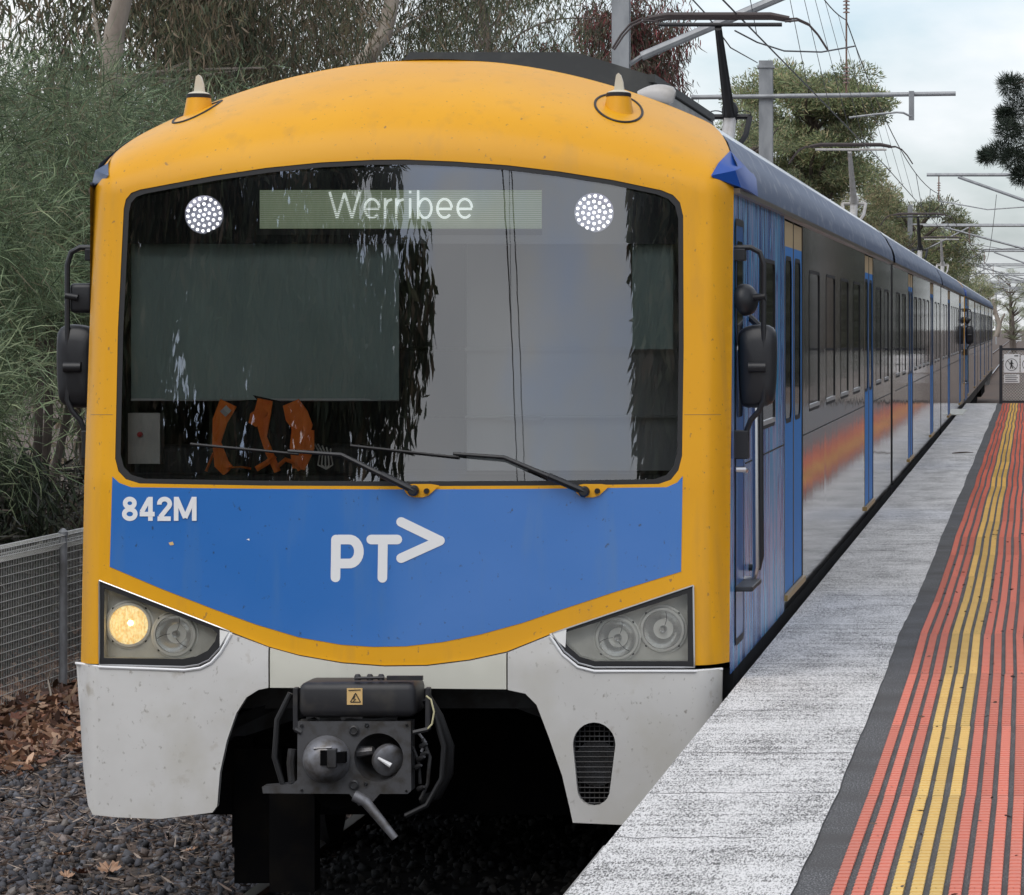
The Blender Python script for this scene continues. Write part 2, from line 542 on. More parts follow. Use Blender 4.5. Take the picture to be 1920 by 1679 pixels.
def inside(p, poly):
    x, y = p
    c = False
    n = len(poly)
    for i in range(n):
        x0, y0 = poly[i]
        x1, y1 = poly[(i + 1) % n]
        if (y0 > y) != (y1 > y) and x < (x1 - x0) * (y - y0) / (y1 - y0) + x0:
            c = not c
    return c

def densify(poly, step):
    out = []
    n = len(poly)
    for i in range(n):
        a, b = poly[i], poly[(i + 1) % n]
        L_ = math.hypot(b[0] - a[0], b[1] - a[1])
        k = max(1, int(math.ceil(L_ / step)))
        for j in range(k):
            out.append((a[0] + (b[0] - a[0]) * j / k, a[1] + (b[1] - a[1]) * j / k))
    return out

def chaikin(poly, it=2, closed=True):
    for _ in range(it):
        o = []
        n = len(poly)
        for i in range(n if closed else n - 1):
            a, b = poly[i], poly[(i + 1) % n]
            o.append((a[0] * .75 + b[0] * .25, a[1] * .75 + b[1] * .25))
            o.append((a[0] * .25 + b[0] * .75, a[1] * .25 + b[1] * .75))
        poly = o
    return poly

def triangulate(outer, holes=(), pts=()):
    verts, edges = [], []
    for loop in [outer] + list(holes):
        k = len(verts)
        verts += [Vector(p) for p in loop]
        edges += [(k + i, k + (i + 1) % len(loop)) for i in range(len(loop))]
    for p in pts:
        if inside(p, outer) and not any(inside(p, h) for h in holes):
            verts.append(Vector(p))
    v, e, f, *_ = delaunay_2d_cdt(verts, edges, [], 0, 1e-6)
    v = [(p.x, p.y) for p in v]
    tris = []
    for t in f:
        c = (sum(v[i][0] for i in t) / len(t), sum(v[i][1] for i in t) / len(t))
        if inside(c, outer) and not any(inside(c, h) for h in holes):
            tris.append(tuple(t))
    return v, tris

def rrect(x0, x1, y0, y1, r, n=4):
    o = []
    for cx, cy, a0 in ((x1 - r, y1 - r, 0), (x0 + r, y1 - r, 90), (x0 + r, y0 + r, 180), (x1 - r, y0 + r, 270)):
        for k in range(n + 1):
            a = R(a0 + 90 * k / n)
            o.append((cx + r * math.cos(a), cy + r * math.sin(a)))
    return o

def leaf_mesh(name, base, dirs, lens, wid, tint, material, parent=None, kind=None, bend=None, single=False):
    """ribbons: base point, unit direction, length, width; two quads each, bent along 'bend' (vector per leaf)."""
    n = len(base)
    d = dirs / (np.linalg.norm(dirs, axis=1, keepdims=True) + 1e-9)
    rnd = rng.normal(size=(n, 3))
    side = np.cross(d, rnd)
    side /= (np.linalg.norm(side, axis=1, keepdims=True) + 1e-9)
    if bend is None:
        bend = np.zeros((n, 3))
    l = lens[:, None]
    w_ = wid[:, None] * 0.5
    mid = base + d * l * 0.5 + bend * 0.25 * l
    tip = base + d * l + bend * l
    if single:          # one rhombus per leaf
        V = np.stack([base, mid - side * w_, tip, mid + side * w_], 1)
        quads = np.array([[0, 1, 2, 3]])
    else:
        V = np.stack([base - side * w_ * .5, base + side * w_ * .5, mid - side * w_, mid + side * w_, tip - side * w_ * .25, tip + side * w_ * .25], 1)
        quads = np.array([[0, 1, 3, 2], [2, 3, 5, 4]])
    nv, nq = V.shape[1], len(quads)
    me = bpy.data.meshes.new(name)
    me.vertices.add(n * nv)
    me.vertices.foreach_set('co', V.reshape(-1).astype(np.float32))
    F_ = (np.arange(n)[:, None, None] * nv + quads[None]).reshape(-1)
    me.loops.add(n * nq * 4)
    me.loops.foreach_set('vertex_index', F_.astype(np.int32))
    me.polygons.add(n * nq)
    me.polygons.foreach_set('loop_start', (np.arange(n * nq) * 4).astype(np.int32))
    me.polygons.foreach_set('loop_total', np.full(n * nq, 4, np.int32))
    me.update(calc_edges=True)
    ca = me.color_attributes.new('tint', 'FLOAT_COLOR', 'POINT')
    c4 = np.ones((n, nv, 4), np.float32)
    c4[:, :, :3] = tint[:, None, :]
    ca.data.foreach_set('color', c4.reshape(-1))
    me.materials.append(M[material])
    o = bpy.data.objects.new(name, me)
    COL.objects.link(o)
    if parent is not None: attach(o, parent)
    if kind: o['kind'] = kind
    return o

def tints(n, cols, weights, jit=0.25):
    c = np.array(cols)[rng.choice(len(cols), n, p=np.array(weights) / sum(weights))]
    return np.clip(c * (1 + rng.normal(size=(n, 1)) * jit), 0.003, 1)
# ================================================================== the setting
XC, HW, YF = -3.003, 1.56, 19.5           # train centre line, half width, nose
GROUND = -1.17
RAILTOP = -1.09

def sheet(name, x0, x1, y0, y1, z, material, nx=1, ny=1, hfun=None, kind='structure', parent=None):
    v, f = [], []
    for j in range(ny + 1):
        for i in range(nx + 1):
            x, y = x0 + (x1 - x0) * i / nx, y0 + (y1 - y0) * j / ny
            v.append((x, y, z + (hfun(x, y) if hfun else 0)))
    for j in range(ny):
        for i in range(nx):
            a = j * (nx + 1) + i
            f.append((a, a + 1, a + nx + 2, a + nx + 1))
    return mesh_obj(name, v, f, material, parent, kind=kind, smooth=True)

sheet('ground', -1500, 1500, -600, 3000, GROUND - 0.06, 'soil')

def bumpy(x, y):
    return 0.035 * math.sin(x * 2.1 + y * 0.7) * math.cos(y * 1.3 - x) + 0.02 * math.sin(x * 5 + y * 3.1) + (max(0, -x - 6.8) * 0.05)
sheet('track_bed', -9.5, -1.45, 8, 60, GROUND, 'soil', 60, 200, bumpy)

mat('shade_bed', (.010, .009, .009), .9, spec=.1)  # shade under the train, put into the colour of this sheet
sheet('shaded_track_bed', XC - .66, -1.46, 14, 60, GROUND + .05, 'shade_bed', 20, 150, bumpy)
# rails and sleepers
for s_, nm in ((-0.82, 'rail'), (0.82, 'rail')):
    x = XC + s_
    rail = MB()
    prof = [(-.035, 0), (.035, 0), (.035, -.03), (.009, -.045), (.009, -.13), (.065, -.145), (.065, -.16), (-.065, -.16), (-.065, -.145), (-.009, -.13), (-.009, -.045), (-.035, -.03)]
    rail.prism_y([(x + a, RAILTOP + b) for a, b in prof], -60, 900)
    r_ = rail.build(nm, 'rail_rust')
    tag(r_, kind='structure')
    MB().box(x - .033, x + .033, -60, 900, RAILTOP - .004, RAILTOP + .003).build('rail_head', 'rail_steel', r_)
sl = MB().box(XC - 1.25, XC + 1.25, -.12, .12, -.2, 0, bev=0.015)
sl_root = empty('sleepers', (XC, 12, RAILTOP - .16))
tag(sl_root, kind='structure')
first = None
for k in range(24):
    if first is None:
        b = MB().box(XC - 1.25, XC + 1.25, 12 - .12, 12 + .12, RAILTOP - .36, RAILTOP - .155, bev=0.015)
        first = b.build('sleeper', 'sleeper', sl_root)
    else:
        c = first.copy(); COL.objects.link(c)
        c.location = (0, k * 0.68, 0)

# ------------------------------------------------------------------ platform
PE, PEND, PBACK = -1.387, 90.3, -45.0
plat = MB()
plat.prism_y([(PE + .05, 0), (7.0, 0), (7.0, GROUND - .05), (PE + .05, GROUND - .05)], PBACK, PEND)
platform = plat.build('platform', 'asphalt')
tag(platform, kind='structure')
# lateral wander of everything laid by hand on the platform
KN = np.arange(-45, 100, 2.6)
KW = rng.normal(size=len(KN)) * 0.006
def wander(y):
    return float(np.interp(y, KN, KW))
# coping of concrete slabs with slightly uneven edge
y, k = PBACK, 0
cop_n = 0
while y < PEND - .01:
    L_ = 1.22 if y > 8 else 4.0
    y1 = min(y + L_ - 0.006, PEND)
    dx = float(rng.normal() * 0.004)
    MB().box(PE + dx, PE + .30, y, y1, -.14, .0025, bev=0.006).build('coping_slab', 'concrete', platform)
    y += L_
# white band
v, f = [], []
ys = np.arange(PBACK, PEND, 0.25)
for i, yy in enumerate(ys):
    e = -0.700 + wander(yy) * 1.2 + float(rng.normal() * 0.002)
    v += [(PE + .004, yy, .006), (e, yy, .006)]
    if i:
        a = 2 * i
        f.append((a - 2, a - 1, a + 1, a))
mesh_obj('painted_edge_band', v, f, 'worn_white', platform)

# hairline joints and cracks across the band
for yc in (13.6, 14.9, 16.3, 18.1, 20.6, 23.0, 26.5, 31, 36, 43, 52, 63):
    jv, jf = [], []
    m_ = 14
    x1_ = random.uniform(-.95, -.72) if random.random() < .5 else -.705
    for i in range(m_ + 1):
        x = PE + .01 + (x1_ - PE - .01) * i / m_
        yy = yc + .06 * math.sin(i * 1.3 + yc) * .3 + random.uniform(-.012, .012)
        jv += [(x, yy, .0066), (x, yy + .011 + .006 * random.random(), .0066)]
        if i: jf.append((2 * i - 2, 2 * i, 2 * i + 1, 2 * i - 1))
    mesh_obj('crack', jv, jf, 'sign_black', platform)

# tactile strips: shingled teeth, three red, three yellow, then red
def strip_mesh(name, y0, y1, w_, material, dense):
    P = 0.08 if dense else 0.5
    n = max(1, int(round((y1 - y0) / P)))
    P = (y1 - y0) / n
    vv, ff = [], []
    for i in range(n):
        a, b = i * P, (i + 1) * P
        t = 0.003 if dense else 0.0
        h0, h1 = 0.0085, (0.0055 if dense else 0.0085)
        k = len(vv)
        vv += [(-w_ - t, a, 0), (w_ + t, a, 0), (-w_ - t, a, h0), (w_ + t, a, h0),
               (-w_, b, h1), (w_, b, h1), (-w_, b, 0), (w_, b, 0)]
        ff += [(k, k + 1, k + 3, k + 2), (k + 2, k + 3, k + 5, k + 4), (k, k + 2, k + 4, k + 6), (k + 1, k + 7, k + 5, k + 3)]
    me = bpy.data.meshes.new(name)
    me.from_pydata(vv, [], ff)
    me.materials.append(M[material])
    return me
SEG = 2.6
strip_me = {}
segs = [KN[i] for i in range(len(KN)) if 10 < KN[i] < 90]
for i in range(12):
    colr = 'tactile_yellow' if 3 <= i <= 5 else 'tactile_red'
    for y0 in segs:
        y1 = min(y0 + SEG, PEND)
        dense = True
        key = (colr, dense, round(y1 - y0, 2))
        if key not in strip_me:
            strip_me[key] = strip_mesh('tactile_strip', 0, y1 - y0 - 0.004, 0.0166, colr, dense)
        o = bpy.data.objects.new('tactile_strip', strip_me[key])
        COL.objects.link(o)
        o.parent = platform
        xa, xb = wander(y0), wander(y1)
        o.location = (-0.565 + .0585 * i + xa + float(rng.normal() * .0012), y0, .0015)
        o.rotation_euler = (0, 0, -math.atan2(xb - xa, y1 - y0))
# the stretch beside and behind the photographer, as one part
bb = MB()
for i in range(12):
    if 3 <= i <= 5: continue
    bb.box(-0.583 + .0585 * i, -0.547 + .0585 * i, PBACK, segs[0] - .01, .001, .009)
bb.build('tactile_strips_behind', 'tactile_red', platform, kind='stuff')
bb = MB()
for i in (3, 4, 5):
    bb.box(-0.583 + .0585 * i, -0.547 + .0585 * i, PBACK, segs[0] - .01, .001, .009)
bb.build('yellow_strips_behind', 'tactile_yellow', platform, kind='stuff')
# end ramp wall plate on the platform lip
d_ = 80
MB().box(PE - .06, PE + .12, 78.2, 83.5, .004, .02).build('gap_plate', 'skirt_cream', platform)

# small litter on the platform
n = 150
base = np.stack([rng.uniform(-.56, .1, n), rng.uniform(12, 34, n), np.full(n, .012)], 1)
dirs = np.stack([rng.normal(size=n), rng.normal(size=n), rng.normal(size=n) * .12], 1)
leaf_mesh('platform_debris', base, dirs, rng.uniform(.01, .03, n), rng.uniform(.004, .012, n),
          tints(n, [(.03, .02, .02), (.09, .06, .045), (.16, .12, .09)], [5, 3, 1]), 'litter', kind='stuff')
bpy.data.objects['platform_debris']['label'] = 'dark specks of leaf and grit between the tactile strips'
st = MB().tube([(-1.02, 54.6, .012), (-.93, 54.7, .016), (-.85, 54.72, .02), (-.75, 54.85, .014)], [.008, .012, .01, .004], 6)
tag(st.build('twig', 'bark_dark', smooth=True), 'dark twig lying across the white platform edge band', 'twig')

# ------------------------------------------------------------------ fence closing the platform end
ef = empty('end_fence', (-.62, PEND - .15, 0))
tag(ef, 'black framed chain-link fence closing the far end of the platform', 'fence')
yf = PEND - .15
MB().box(-.66, -.59, yf - .035, yf + .035, 0, 1.28).build('post', 'fence_black', ef)
MB().box(1.9, 1.97, yf - .035, yf + .035, 0, 1.28).build('post', 'fence_black', ef)
MB().box(-.59, 1.9, yf - .025, yf + .025, 1.17, 1.22).build('top_rail', 'fence_black', ef)
MB().box(-.59, 1.9, yf - .025, yf + .025, .02, .065).build('bottom_rail', 'fence_black', ef)
ch = MB()
for s_ in (-1, 1):
    x = -1.8
    while x < 3.2:
        # diagonals clipped to the frame
        pts = []
        for t in np.linspace(0, 1, 60):
            X, Z = x + s_ * 1.1 * t, .065 + 1.1 * t
            if -.59 < X < 1.9: pts.append((X, Z))
        if len(pts) > 2:
            ch.tube([(pts[0][0], yf + s_ * .003, pts[0][1]), (pts[-1][0], yf + s_ * .003, pts[-1][1])], .003, 4, False)
        x += .065
ch.build('chain_link', 'fence_galv', ef, kind='stuff')

def sign_no_entry(x0, x1, z0, z1, label):
    sg = empty('warning_sign', ((x0 + x1) / 2, yf - .06, z0))
    tag(sg, label, 'sign')
    MB().box(x0, x1, yf - .062, yf - .056, z0, z1, bev=.002).build('board', 'sign_white', sg)
    return sg
s1 = sign_no_entry(-.56, -.215, .68, 1.085, 'white no-pedestrians sign with crossed walking figure on the end fence')
cx, cz, rr = -.39, .855, .135
ring = MB()
for k in range(40):
    a, b = 2 * math.pi * k / 40, 2 * math.pi * (k + 1) / 40
    q = [(cx + r * math.cos(t), yf - .0645, cz + r * math.sin(t)) for t in (a, b) for r in (rr, rr - .012)]
    ring.add(q, [(0, 1, 3, 2)])
ring.build('prohibition_ring', 'sign_black', s1)
mn = MB()
def quad_line(mb, p, q, w_, y):
    dx, dz = q[0] - p[0], q[1] - p[1]
    l = math.hypot(dx, dz)
    nx, nz = -dz / l * w_, dx / l * w_
    mb.add([(p[0] + nx, y, p[1] + nz), (p[0] - nx, y, p[1] - nz), (q[0] - nx, y, q[1] - nz), (q[0] + nx, y, q[1] + nz)], [(0, 1, 2, 3)])
y_ = yf - .066
mn.add([(cx + .02 * math.cos(2 * math.pi * k / 14), y_, cz + .082 + .02 * math.sin(2 * math.pi * k / 14)) for k in range(14)], [tuple(range(14))])
for k, (p, q, w_) in enumerate([((cx, cz + .06), (cx - .005, cz - .01), .02), ((cx - .005, cz - .01), (cx + .03, cz - .085), .011), ((cx - .008, cz - .01), (cx - .03, cz - .09), .011),
                (( cx, cz + .05), (cx - .05, cz + .01), .008), ((cx, cz + .05), (cx + .045, cz + .015), .008)]):
    quad_line(mn, p, q, w_, y_ - .0005 * k)
mn.build('walking_figure', 'sign_black', s1)
mn = MB(); quad_line(mn, (cx - .093, cz + .093), (cx + .093, cz - .093), .006, yf - .0695)
mn.build('slash', 'sign_black', s1)
mn = MB(); quad_line(mn, (-.33, 1.05), (-.24, 1.05), .012, yf - .065); mn.build('header_print', 'sign_black', s1)
s2 = sign_no_entry(-.555, -.215, .455, .64, 'small white text notice below the no-pedestrians sign')
mn = MB()
for k in range(4): quad_line(mn, (-.53, .61 - .04 * k), (-.28 + .03 * (k % 2), .61 - .04 * k), .007, yf - .065)
mn.build('print_lines', 'sign_black', s2)
s3 = sign_no_entry(-.19, .15, .68, 1.06, 'second white warning sign beside the no-pedestrians sign')
ring = MB()
for k in range(40):
    a, b = 2 * math.pi * k / 40, 2 * math.pi * (k + 1) / 40
    ring.add([(-.02 + r * math.cos(t), yf - .0645, .86 + r * math.sin(t)) for t in (a, b) for r in (.135, .123)], [(0, 1, 3, 2)])
ring.build('prohibition_ring', 'sign_black', s3)
mn = MB(); quad_line(mn, (-.11, .86), (.07, .86), .02, yf - .066); mn.build('bar', 'sign_black', s3)

# ------------------------------------------------------------------ boundary fence left of the track
FX, FTOP, FBOT = -7.5, .10, -1.12
lf = empty('mesh_fence', (FX, 31.6, GROUND))
tag(lf, 'galvanised roll-top wire mesh fence beside the track under the shrubs', 'fence')
for yy in (26.8, 29.2, 31.75, 34.3, 36.9, 39.4, 42):
    p = MB().lathe((FX + .03, yy, -1.3), (0, 0, 1), [(0, .03), (1.38, .03), (1.38, .037), (1.41, .037), (1.43, .02), (1.44, .004)], 14)
    p.build('post', 'fence_post', lf, smooth=True)
mesh = MB()
zz = FBOT
while zz < FTOP - .12:
    mesh.tube([(FX, 25, zz), (FX, 43, zz)], .0034, 5, False)
    zz += .062
roll = [(0, FTOP - .12), (-.06, FTOP - .07), (-.055, FTOP - .01), (0, FTOP), (.05, FTOP - .015), (.055, FTOP - .07), (0, FTOP - .12)]
for (a, b) in roll[:-1]:
    mesh.tube([(FX + a, 25, b), (FX + a, 43, b)], .0034, 5, False)
yy = 25.0
while yy < 43:
    mesh.tube([(FX + .004, yy, FBOT), (FX + .004, yy, FTOP - .12)], .0017, 4, False)
    mesh.tube([(FX + a, yy, b) for a, b in roll], .002, 4, False)
    yy += .05
mesh.build('wire_mesh', 'fence_galv', lf, kind='stuff')
vine = MB().tube([px(55, 1395, 29.5), px(98, 1370, 30), px(95, 1300, 30.4), px(90, 1275, 30.6), px(100, 1245, 30.6)], [.012, .01, .008, .007, .004], 6)
tag(vine.build('bare_vine', 'bark_pale', smooth=True), 'thin pale bare stem climbing the mesh fence post', 'plant')

# ------------------------------------------------------------------ ballast and leaf litter
def stones(name, n, xr, yr, size, cols, wts, zf, label):
    x = rng.uniform(*xr, n); y = rng.uniform(*yr, n)
    s = size[0] + (size[1] - size[0]) * rng.random(n) ** 2
    cube = np.array([(a, b, c) for a in (-1, 1) for b in (-1, 1) for c in (-1, 1)], float) * .5
    fa = np.array([(0, 1, 3, 2), (4, 6, 7, 5), (0, 4, 5, 1), (2, 3, 7, 6), (0, 2, 6, 4), (1, 5, 7, 3)])
    q = rng.normal(size=(n, 4)); q /= np.linalg.norm(q, axis=1, keepdims=True)
    a, b, c, d = q.T
    Rm = np.stack([np.stack([a*a+b*b-c*c-d*d, 2*(b*c-a*d), 2*(b*d+a*c)], -1), np.stack([2*(b*c+a*d), a*a-b*b+c*c-d*d, 2*(c*d-a*b)], -1), np.stack([2*(b*d-a*c), 2*(c*d+a*b), a*a-b*b-c*c+d*d], -1)], 1)
    cv = cube[None] * (1 + rng.uniform(-.45, .3, (n, 8, 3))) * np.array([1, .8, .55]) * s[:, None, None]
    cv = np.einsum('nij,nkj->nki', Rm, cv)
    z = np.array([zf(p, r) for p, r in zip(x, y)]) + rng.uniform(-.2, .45, n) * s
    cv += np.stack([x, y, z], 1)[:, None]
    me = bpy.data.meshes.new(name)
    me.vertices.add(n * 8); me.vertices.foreach_set('co', cv.reshape(-1).astype(np.float32))
    F_ = (np.arange(n)[:, None, None] * 8 + fa[None]).reshape(-1)
    me.loops.add(n * 24); me.loops.foreach_set('vertex_index', F_.astype(np.int32))
    me.polygons.add(n * 6); me.polygons.foreach_set('loop_start', (np.arange(n * 6) * 4).astype(np.int32)); me.polygons.foreach_set('loop_total', np.full(n * 6, 4, np.int32))
    me.update(calc_edges=True)
    ca = me.color_attributes.new('tint', 'FLOAT_COLOR', 'POINT')
    c4 = np.ones((n, 8, 4), np.float32); c4[:, :, :3] = tints(n, cols, wts, .3)[:, None]
    ca.data.foreach_set('color', c4.reshape(-1))
    me.materials.append(M['stone'])
    o = bpy.data.objects.new(name, me); COL.objects.link(o)
    return tag(o, label, kind='stuff')
gz = lambda x, y: GROUND + bumpy(x, y)
stones('shaded_gravel', 5000, (XC - .7, -1.6), (15.0, 26), (.02, .06), [(.012, .012, .012), (.02, .018, .016)], [1, 1], lambda x, y: gz(x, y) + .05, 'ballast between the rails under the cab, coloured black as shade')  # stone colours near black to stand for the shade under the cab
stones('gravel', 25000, (-7.6, XC - .7), (17.0, 33), (.02, .06), [(.11, .112, .125), (.07, .07, .08), (.15, .125, .115), (.22, .2, .185)], [5, 4, 2, 1], gz, 'dark grey crushed rock ballast left of the train')
def litter(name, n, xr, yr, ln, cols, wts, label, lift=.03, wr=(.12, .34)):
    x = rng.uniform(*xr, n); y = rng.uniform(*yr, n)
    z = np.array([gz(a, b) for a, b in zip(x, y)]) + rng.uniform(.0, lift, n) + .012
    d = np.stack([rng.normal(size=n), rng.normal(size=n), rng.normal(size=n) * .25], 1)
    l = rng.uniform(*ln, n)
    be = rng.normal(size=(n, 3)) * np.array([.15, .15, .2]); be[:, 2] = np.abs(be[:, 2])
    o = leaf_mesh(name, np.stack([x, y, z], 1), d, l, l * rng.uniform(*wr, n), tints(n, cols, wts, .3), 'litter', kind='stuff', bend=be)
    return tag(o, label)
litter('twig_litter', 11000, (-7.0, XC - .75), (17, 29), (.03, .09), [(.2, .145, .115), (.4, .32, .26), (.1, .07, .06)], [4, 2, 3], 'small dry leaves and bark strips scattered over the ballast', wr=(.06, .2))
litter('leaf_litter', 16000, (-8.9, -6.3), (26, 37), (.04, .11), [(.3, .17, .105), (.17, .08, .05), (.42, .28, .19), (.1, .055, .04)], [4, 4, 2, 2], 'brown dry leaves banked along the foot of the mesh fence', .06, (.25, .6))

n = 26000
bz = rng.random(n) ** 1.3
o = leaf_mesh('undergrowth', np.stack([rng.uniform(-10.2, -7.9, n), rng.uniform(26, 46, n), GROUND + 1.5 * bz], 1), rng.normal(size=(n, 3)) + np.array([0, 0, .3]),
              rng.uniform(.08, .22, n), rng.uniform(.012, .03, n), tints(n, [(.05, .045, .035), (.075, .07, .045), (.035, .035, .028), (.12, .085, .06)], (4, 3, 4, 1), .3), 'litter', kind='stuff')
o['label'] = 'dark dry undergrowth just behind the mesh fence'

def big_leaf(x, y, size, rot, colr, label, tilt):
    pts = []
    for k in range(22):
        a = 2 * math.pi * k / 22
        r = size * (.62 + .38 * abs(math.cos(2.5 * a + .4))) * (1 if k % 2 else .82)
        pts.append((r * math.cos(a), r * math.sin(a)))
    ca, sa = math.cos(rot), math.sin(rot)
    z = gz(x, y) + .045
    vv = [(x, y, z)] + [(x + ca * p - sa * q, y + sa * p + ca * q, z + .35 * (p * p + q * q) / size + tilt * q + .006 * (i % 2)) for i, (p, q) in enumerate(pts)]
    ff = [(0, i + 1, (i + 1) % 22 + 1) for i in range(22)]
    o = mesh_obj('fallen_leaf', vv, ff, colr, smooth=False)
    return tag(o, label, 'leaf', 'large dry leaves on the ballast')
mat('leaf_tan', (.46, .29, .19), .7, noise=((30, 30, 30), (.36, .2, .12), .4, .65))
mat('leaf_brown', (.16, .06, .035), .7)
for (u, v_, s_, c_, l_) in ((205, 1625, .075, 'leaf_tan', 'large pale lobed dry leaf, biggest at bottom left on the ballast'),
                            (118, 1607, .05, 'leaf_tan', 'tan folded dry leaf just left of the dark brown leaf'),
                            (150, 1632, .055, 'leaf_brown', 'dark reddish brown curled leaf beside the big pale leaf'),
                            (125, 1640, .045, 'leaf_tan', 'tan oblong dry leaf in front of the dark brown leaf'),
                            (160, 1590, .032, 'leaf_tan', 'small tan leaf above the big pale leaf'),
                            (358, 1605, .04, 'leaf_tan', 'small tan pointed leaf alone below the white skirt'),
                            (55, 1391, .1, 'leaf_tan', 'large tan leaf at the edge of the brown leaf bank'),
                            (30, 1352, .11, 'leaf_brown', 'dark brown leaf heap in the bank by the fence'),
                            (95, 1378, .07, 'leaf_tan', 'tan dry leaf beside the white skirt by the leaf bank')):
    d = (CAMZ - GROUND - .04) * FPX / (v_ - V0)
    p = px(u, v_, d)
    big_leaf(p[0], p[1], s_, random.uniform(0, 6), c_, l_, random.uniform(.1, .4))
# ================================================================== the train
def F(X, Z):
    """how far the nose surface lies behind YF at (X, Z)"""
    rel = X - XC
    xi = rel / HW
    a = float(np.interp(Z, [-2, .1, .95, 2.45, 3.2], [0, 0, .07, .295, .41]))
    z0 = 2.47 - .17 * xi * xi
    zt = 3.05 - .167 * rel * rel
    q = min(max((Z - z0) / max(zt - z0, .02), 0), 1)
    s = min(max((abs(rel) - (HW - .13)) / .13, 0), 1)
    return a + .10 * xi * xi + .9 * q ** 2.7 + .16 * s ** 2.4

def fr(u, v, off=0.0):
    """point on the nose (moved off metres back) seen at photo position (u, v)"""
    d = YF
    for _ in range(14):
        X, Z = (u - U0) * d / FPX, CAMZ - (v - V0) * d / FPX
        d = .5 * d + .5 * (YF + F(X, Z) + off)
    return (X, d, Z)

def fxz(u, v, off=0.0):
    p = fr(u, v, off)
    return (p[0], p[2])

def fnormal(X, Z):
    e = .004
    gx, gz_ = (F(X + e, Z) - F(X - e, Z)) / (2 * e), (F(X, Z + e) - F(X, Z - e)) / (2 * e)
    gx, gz_ = max(-30, min(30, gx)), max(-30, min(30, gz_))
    return Vector((gx, -1, gz_)).normalized()

def patch(name, poly_xz, off, material, parent, holes=(), step=.05, pts=None, thick=0.0, dens=.03, smooth=True):
    """surface patch that follows the nose; poly in (X, Z)"""
    poly = densify(poly_xz, dens)
    holes = [densify(h, dens) for h in holes]
    if pts is None:
        xs, zs = [p[0] for p in poly], [p[1] for p in poly]
        pts = [(x + rng.uniform(-.2, .2) * step, z + rng.uniform(-.2, .2) * step) for x in np.arange(min(xs) + step / 2, max(xs), step) for z in np.arange(min(zs) + step / 2, max(zs), step)]
    v2, tris = triangulate(poly, holes, pts)
    v = [(x, YF + F(x, z) + off, z) for x, z in v2]
    nr = [fnormal(x, z) for x, z in v2]
    # face the camera
    fs = []
    for t in tris:
        a, b, c = (Vector(v[i]) for i in t)
        fs.append(t if (b - a).cross(c - a).y < 0 else t[::-1])
    if thick > 0:
        # border wall going back: boundary edges
        cnt = {}
        for t in fs:
            for i in range(3):
                e = (t[i], t[(i + 1) % 3])
                cnt[tuple(sorted(e))] = cnt.get(tuple(sorted(e)), 0) + 1
        k = len(v)
        mp_ = {}
        add = []
        for t in fs:
            for i in range(3):
                a, b = t[i], t[(i + 1) % 3]
                if cnt[tuple(sorted((a, b)))] == 1:
                    for q in (a, b):
                        if q not in mp_:
                            mp_[q] = (len(v), len(v) + 1)
                            v.append(v[q]); v.append((v[q][0], v[q][1] + thick, v[q][2]))
                            nr += [nr[q], nr[q]]
                    add.append((mp_[b][0], mp_[a][0], mp_[a][1], mp_[b][1]))
        o = mesh_obj(name, v, fs + add, material, parent)
        o.data.polygons.foreach_set('use_smooth', [True] * len(fs) + [False] * (len(o.data.polygons) - len(fs)))
        ln = []
        for p in o.data.polygons:
            for li in p.loop_indices:
                vi = o.data.loops[li].vertex_index
                ln.append(tuple(nr[vi]) if len(p.vertices) == 3 else tuple(p.normal))
        o.data.normals_split_custom_set(ln)
        return o
    return mesh_obj(name, v, fs, material, parent, smooth=smooth, normals=nr if smooth else None)

PX = lambda pts: [fxz(u, v) for u, v in pts]

car1 = empty('train_car', (XC, YF, RAILTOP))
tag(car1, 'leading train car with yellow and blue cab front and lit headlight', 'train car', 'cars of the train')

# --- outline of the body section (also the rim of the nose)
def ztop(rel):
    t = min(max((abs(rel) - 1.36) / .20, 0), 1)
    return 3.05 - .167 * rel * rel - .25 * (1 - math.sqrt(1 - t * t))
ZB = .085
rels = [HW * math.sin(t) for t in np.linspace(-math.pi / 2, math.pi / 2, 73)]
arc = [(XC + r, ztop(r)) for r in rels]
left_side = [(XC - HW, z) for z in np.linspace(ZB, ztop(HW), 40)[:-1]]
right_side = [(XC + HW, z) for z in np.linspace(ZB, ztop(HW), 40)[:-1]][::-1]

HL_L = [(186, 1089), (430, 1184), (412, 1216), (392, 1238), (372, 1247), (345, 1251), (186, 1247)]
HL_R = [(1300, 1098), (1302, 1252), (1115, 1252), (1085, 1244), (1058, 1222), (1035, 1188)]
yb = [(186, 1245), (186, 1089), (430, 1184), (505, 1213), (560, 1228), (640, 1242), (720, 1248), (800, 1247), (880, 1237), (950, 1222), (1035, 1188), (1300, 1098), (1301, 1248)]
outer = left_side + arc + right_side + [(XC + HW - .002, ZB)] + PX(yb[::-1])
WS = [(232, 392), (236, 374), (246, 362), (262, 356), (400, 330), (500, 315), (600, 305), (700, 300), (760, 299.5), (850, 303), (950, 310), (1050, 322), (1150, 338), (1240, 357), (1262, 366),
      (1275, 380), (1281, 405), (1282, 650), (1279, 855), (1272, 882), (1258, 900), (1235, 908), (1000, 911), (760, 912), (500, 911), (262, 907), (236, 899), (222, 884), (216, 860), (221, 620)]
WSW = PX(WS)
ip = []
for e in (.0015, .006, .014, .026, .042, .06, .08, .1, .125, .15):
    for z in np.arange(ZB, 2.9, .045):
        ip += [(XC - HW + e, z), (XC + HW - e, z)]
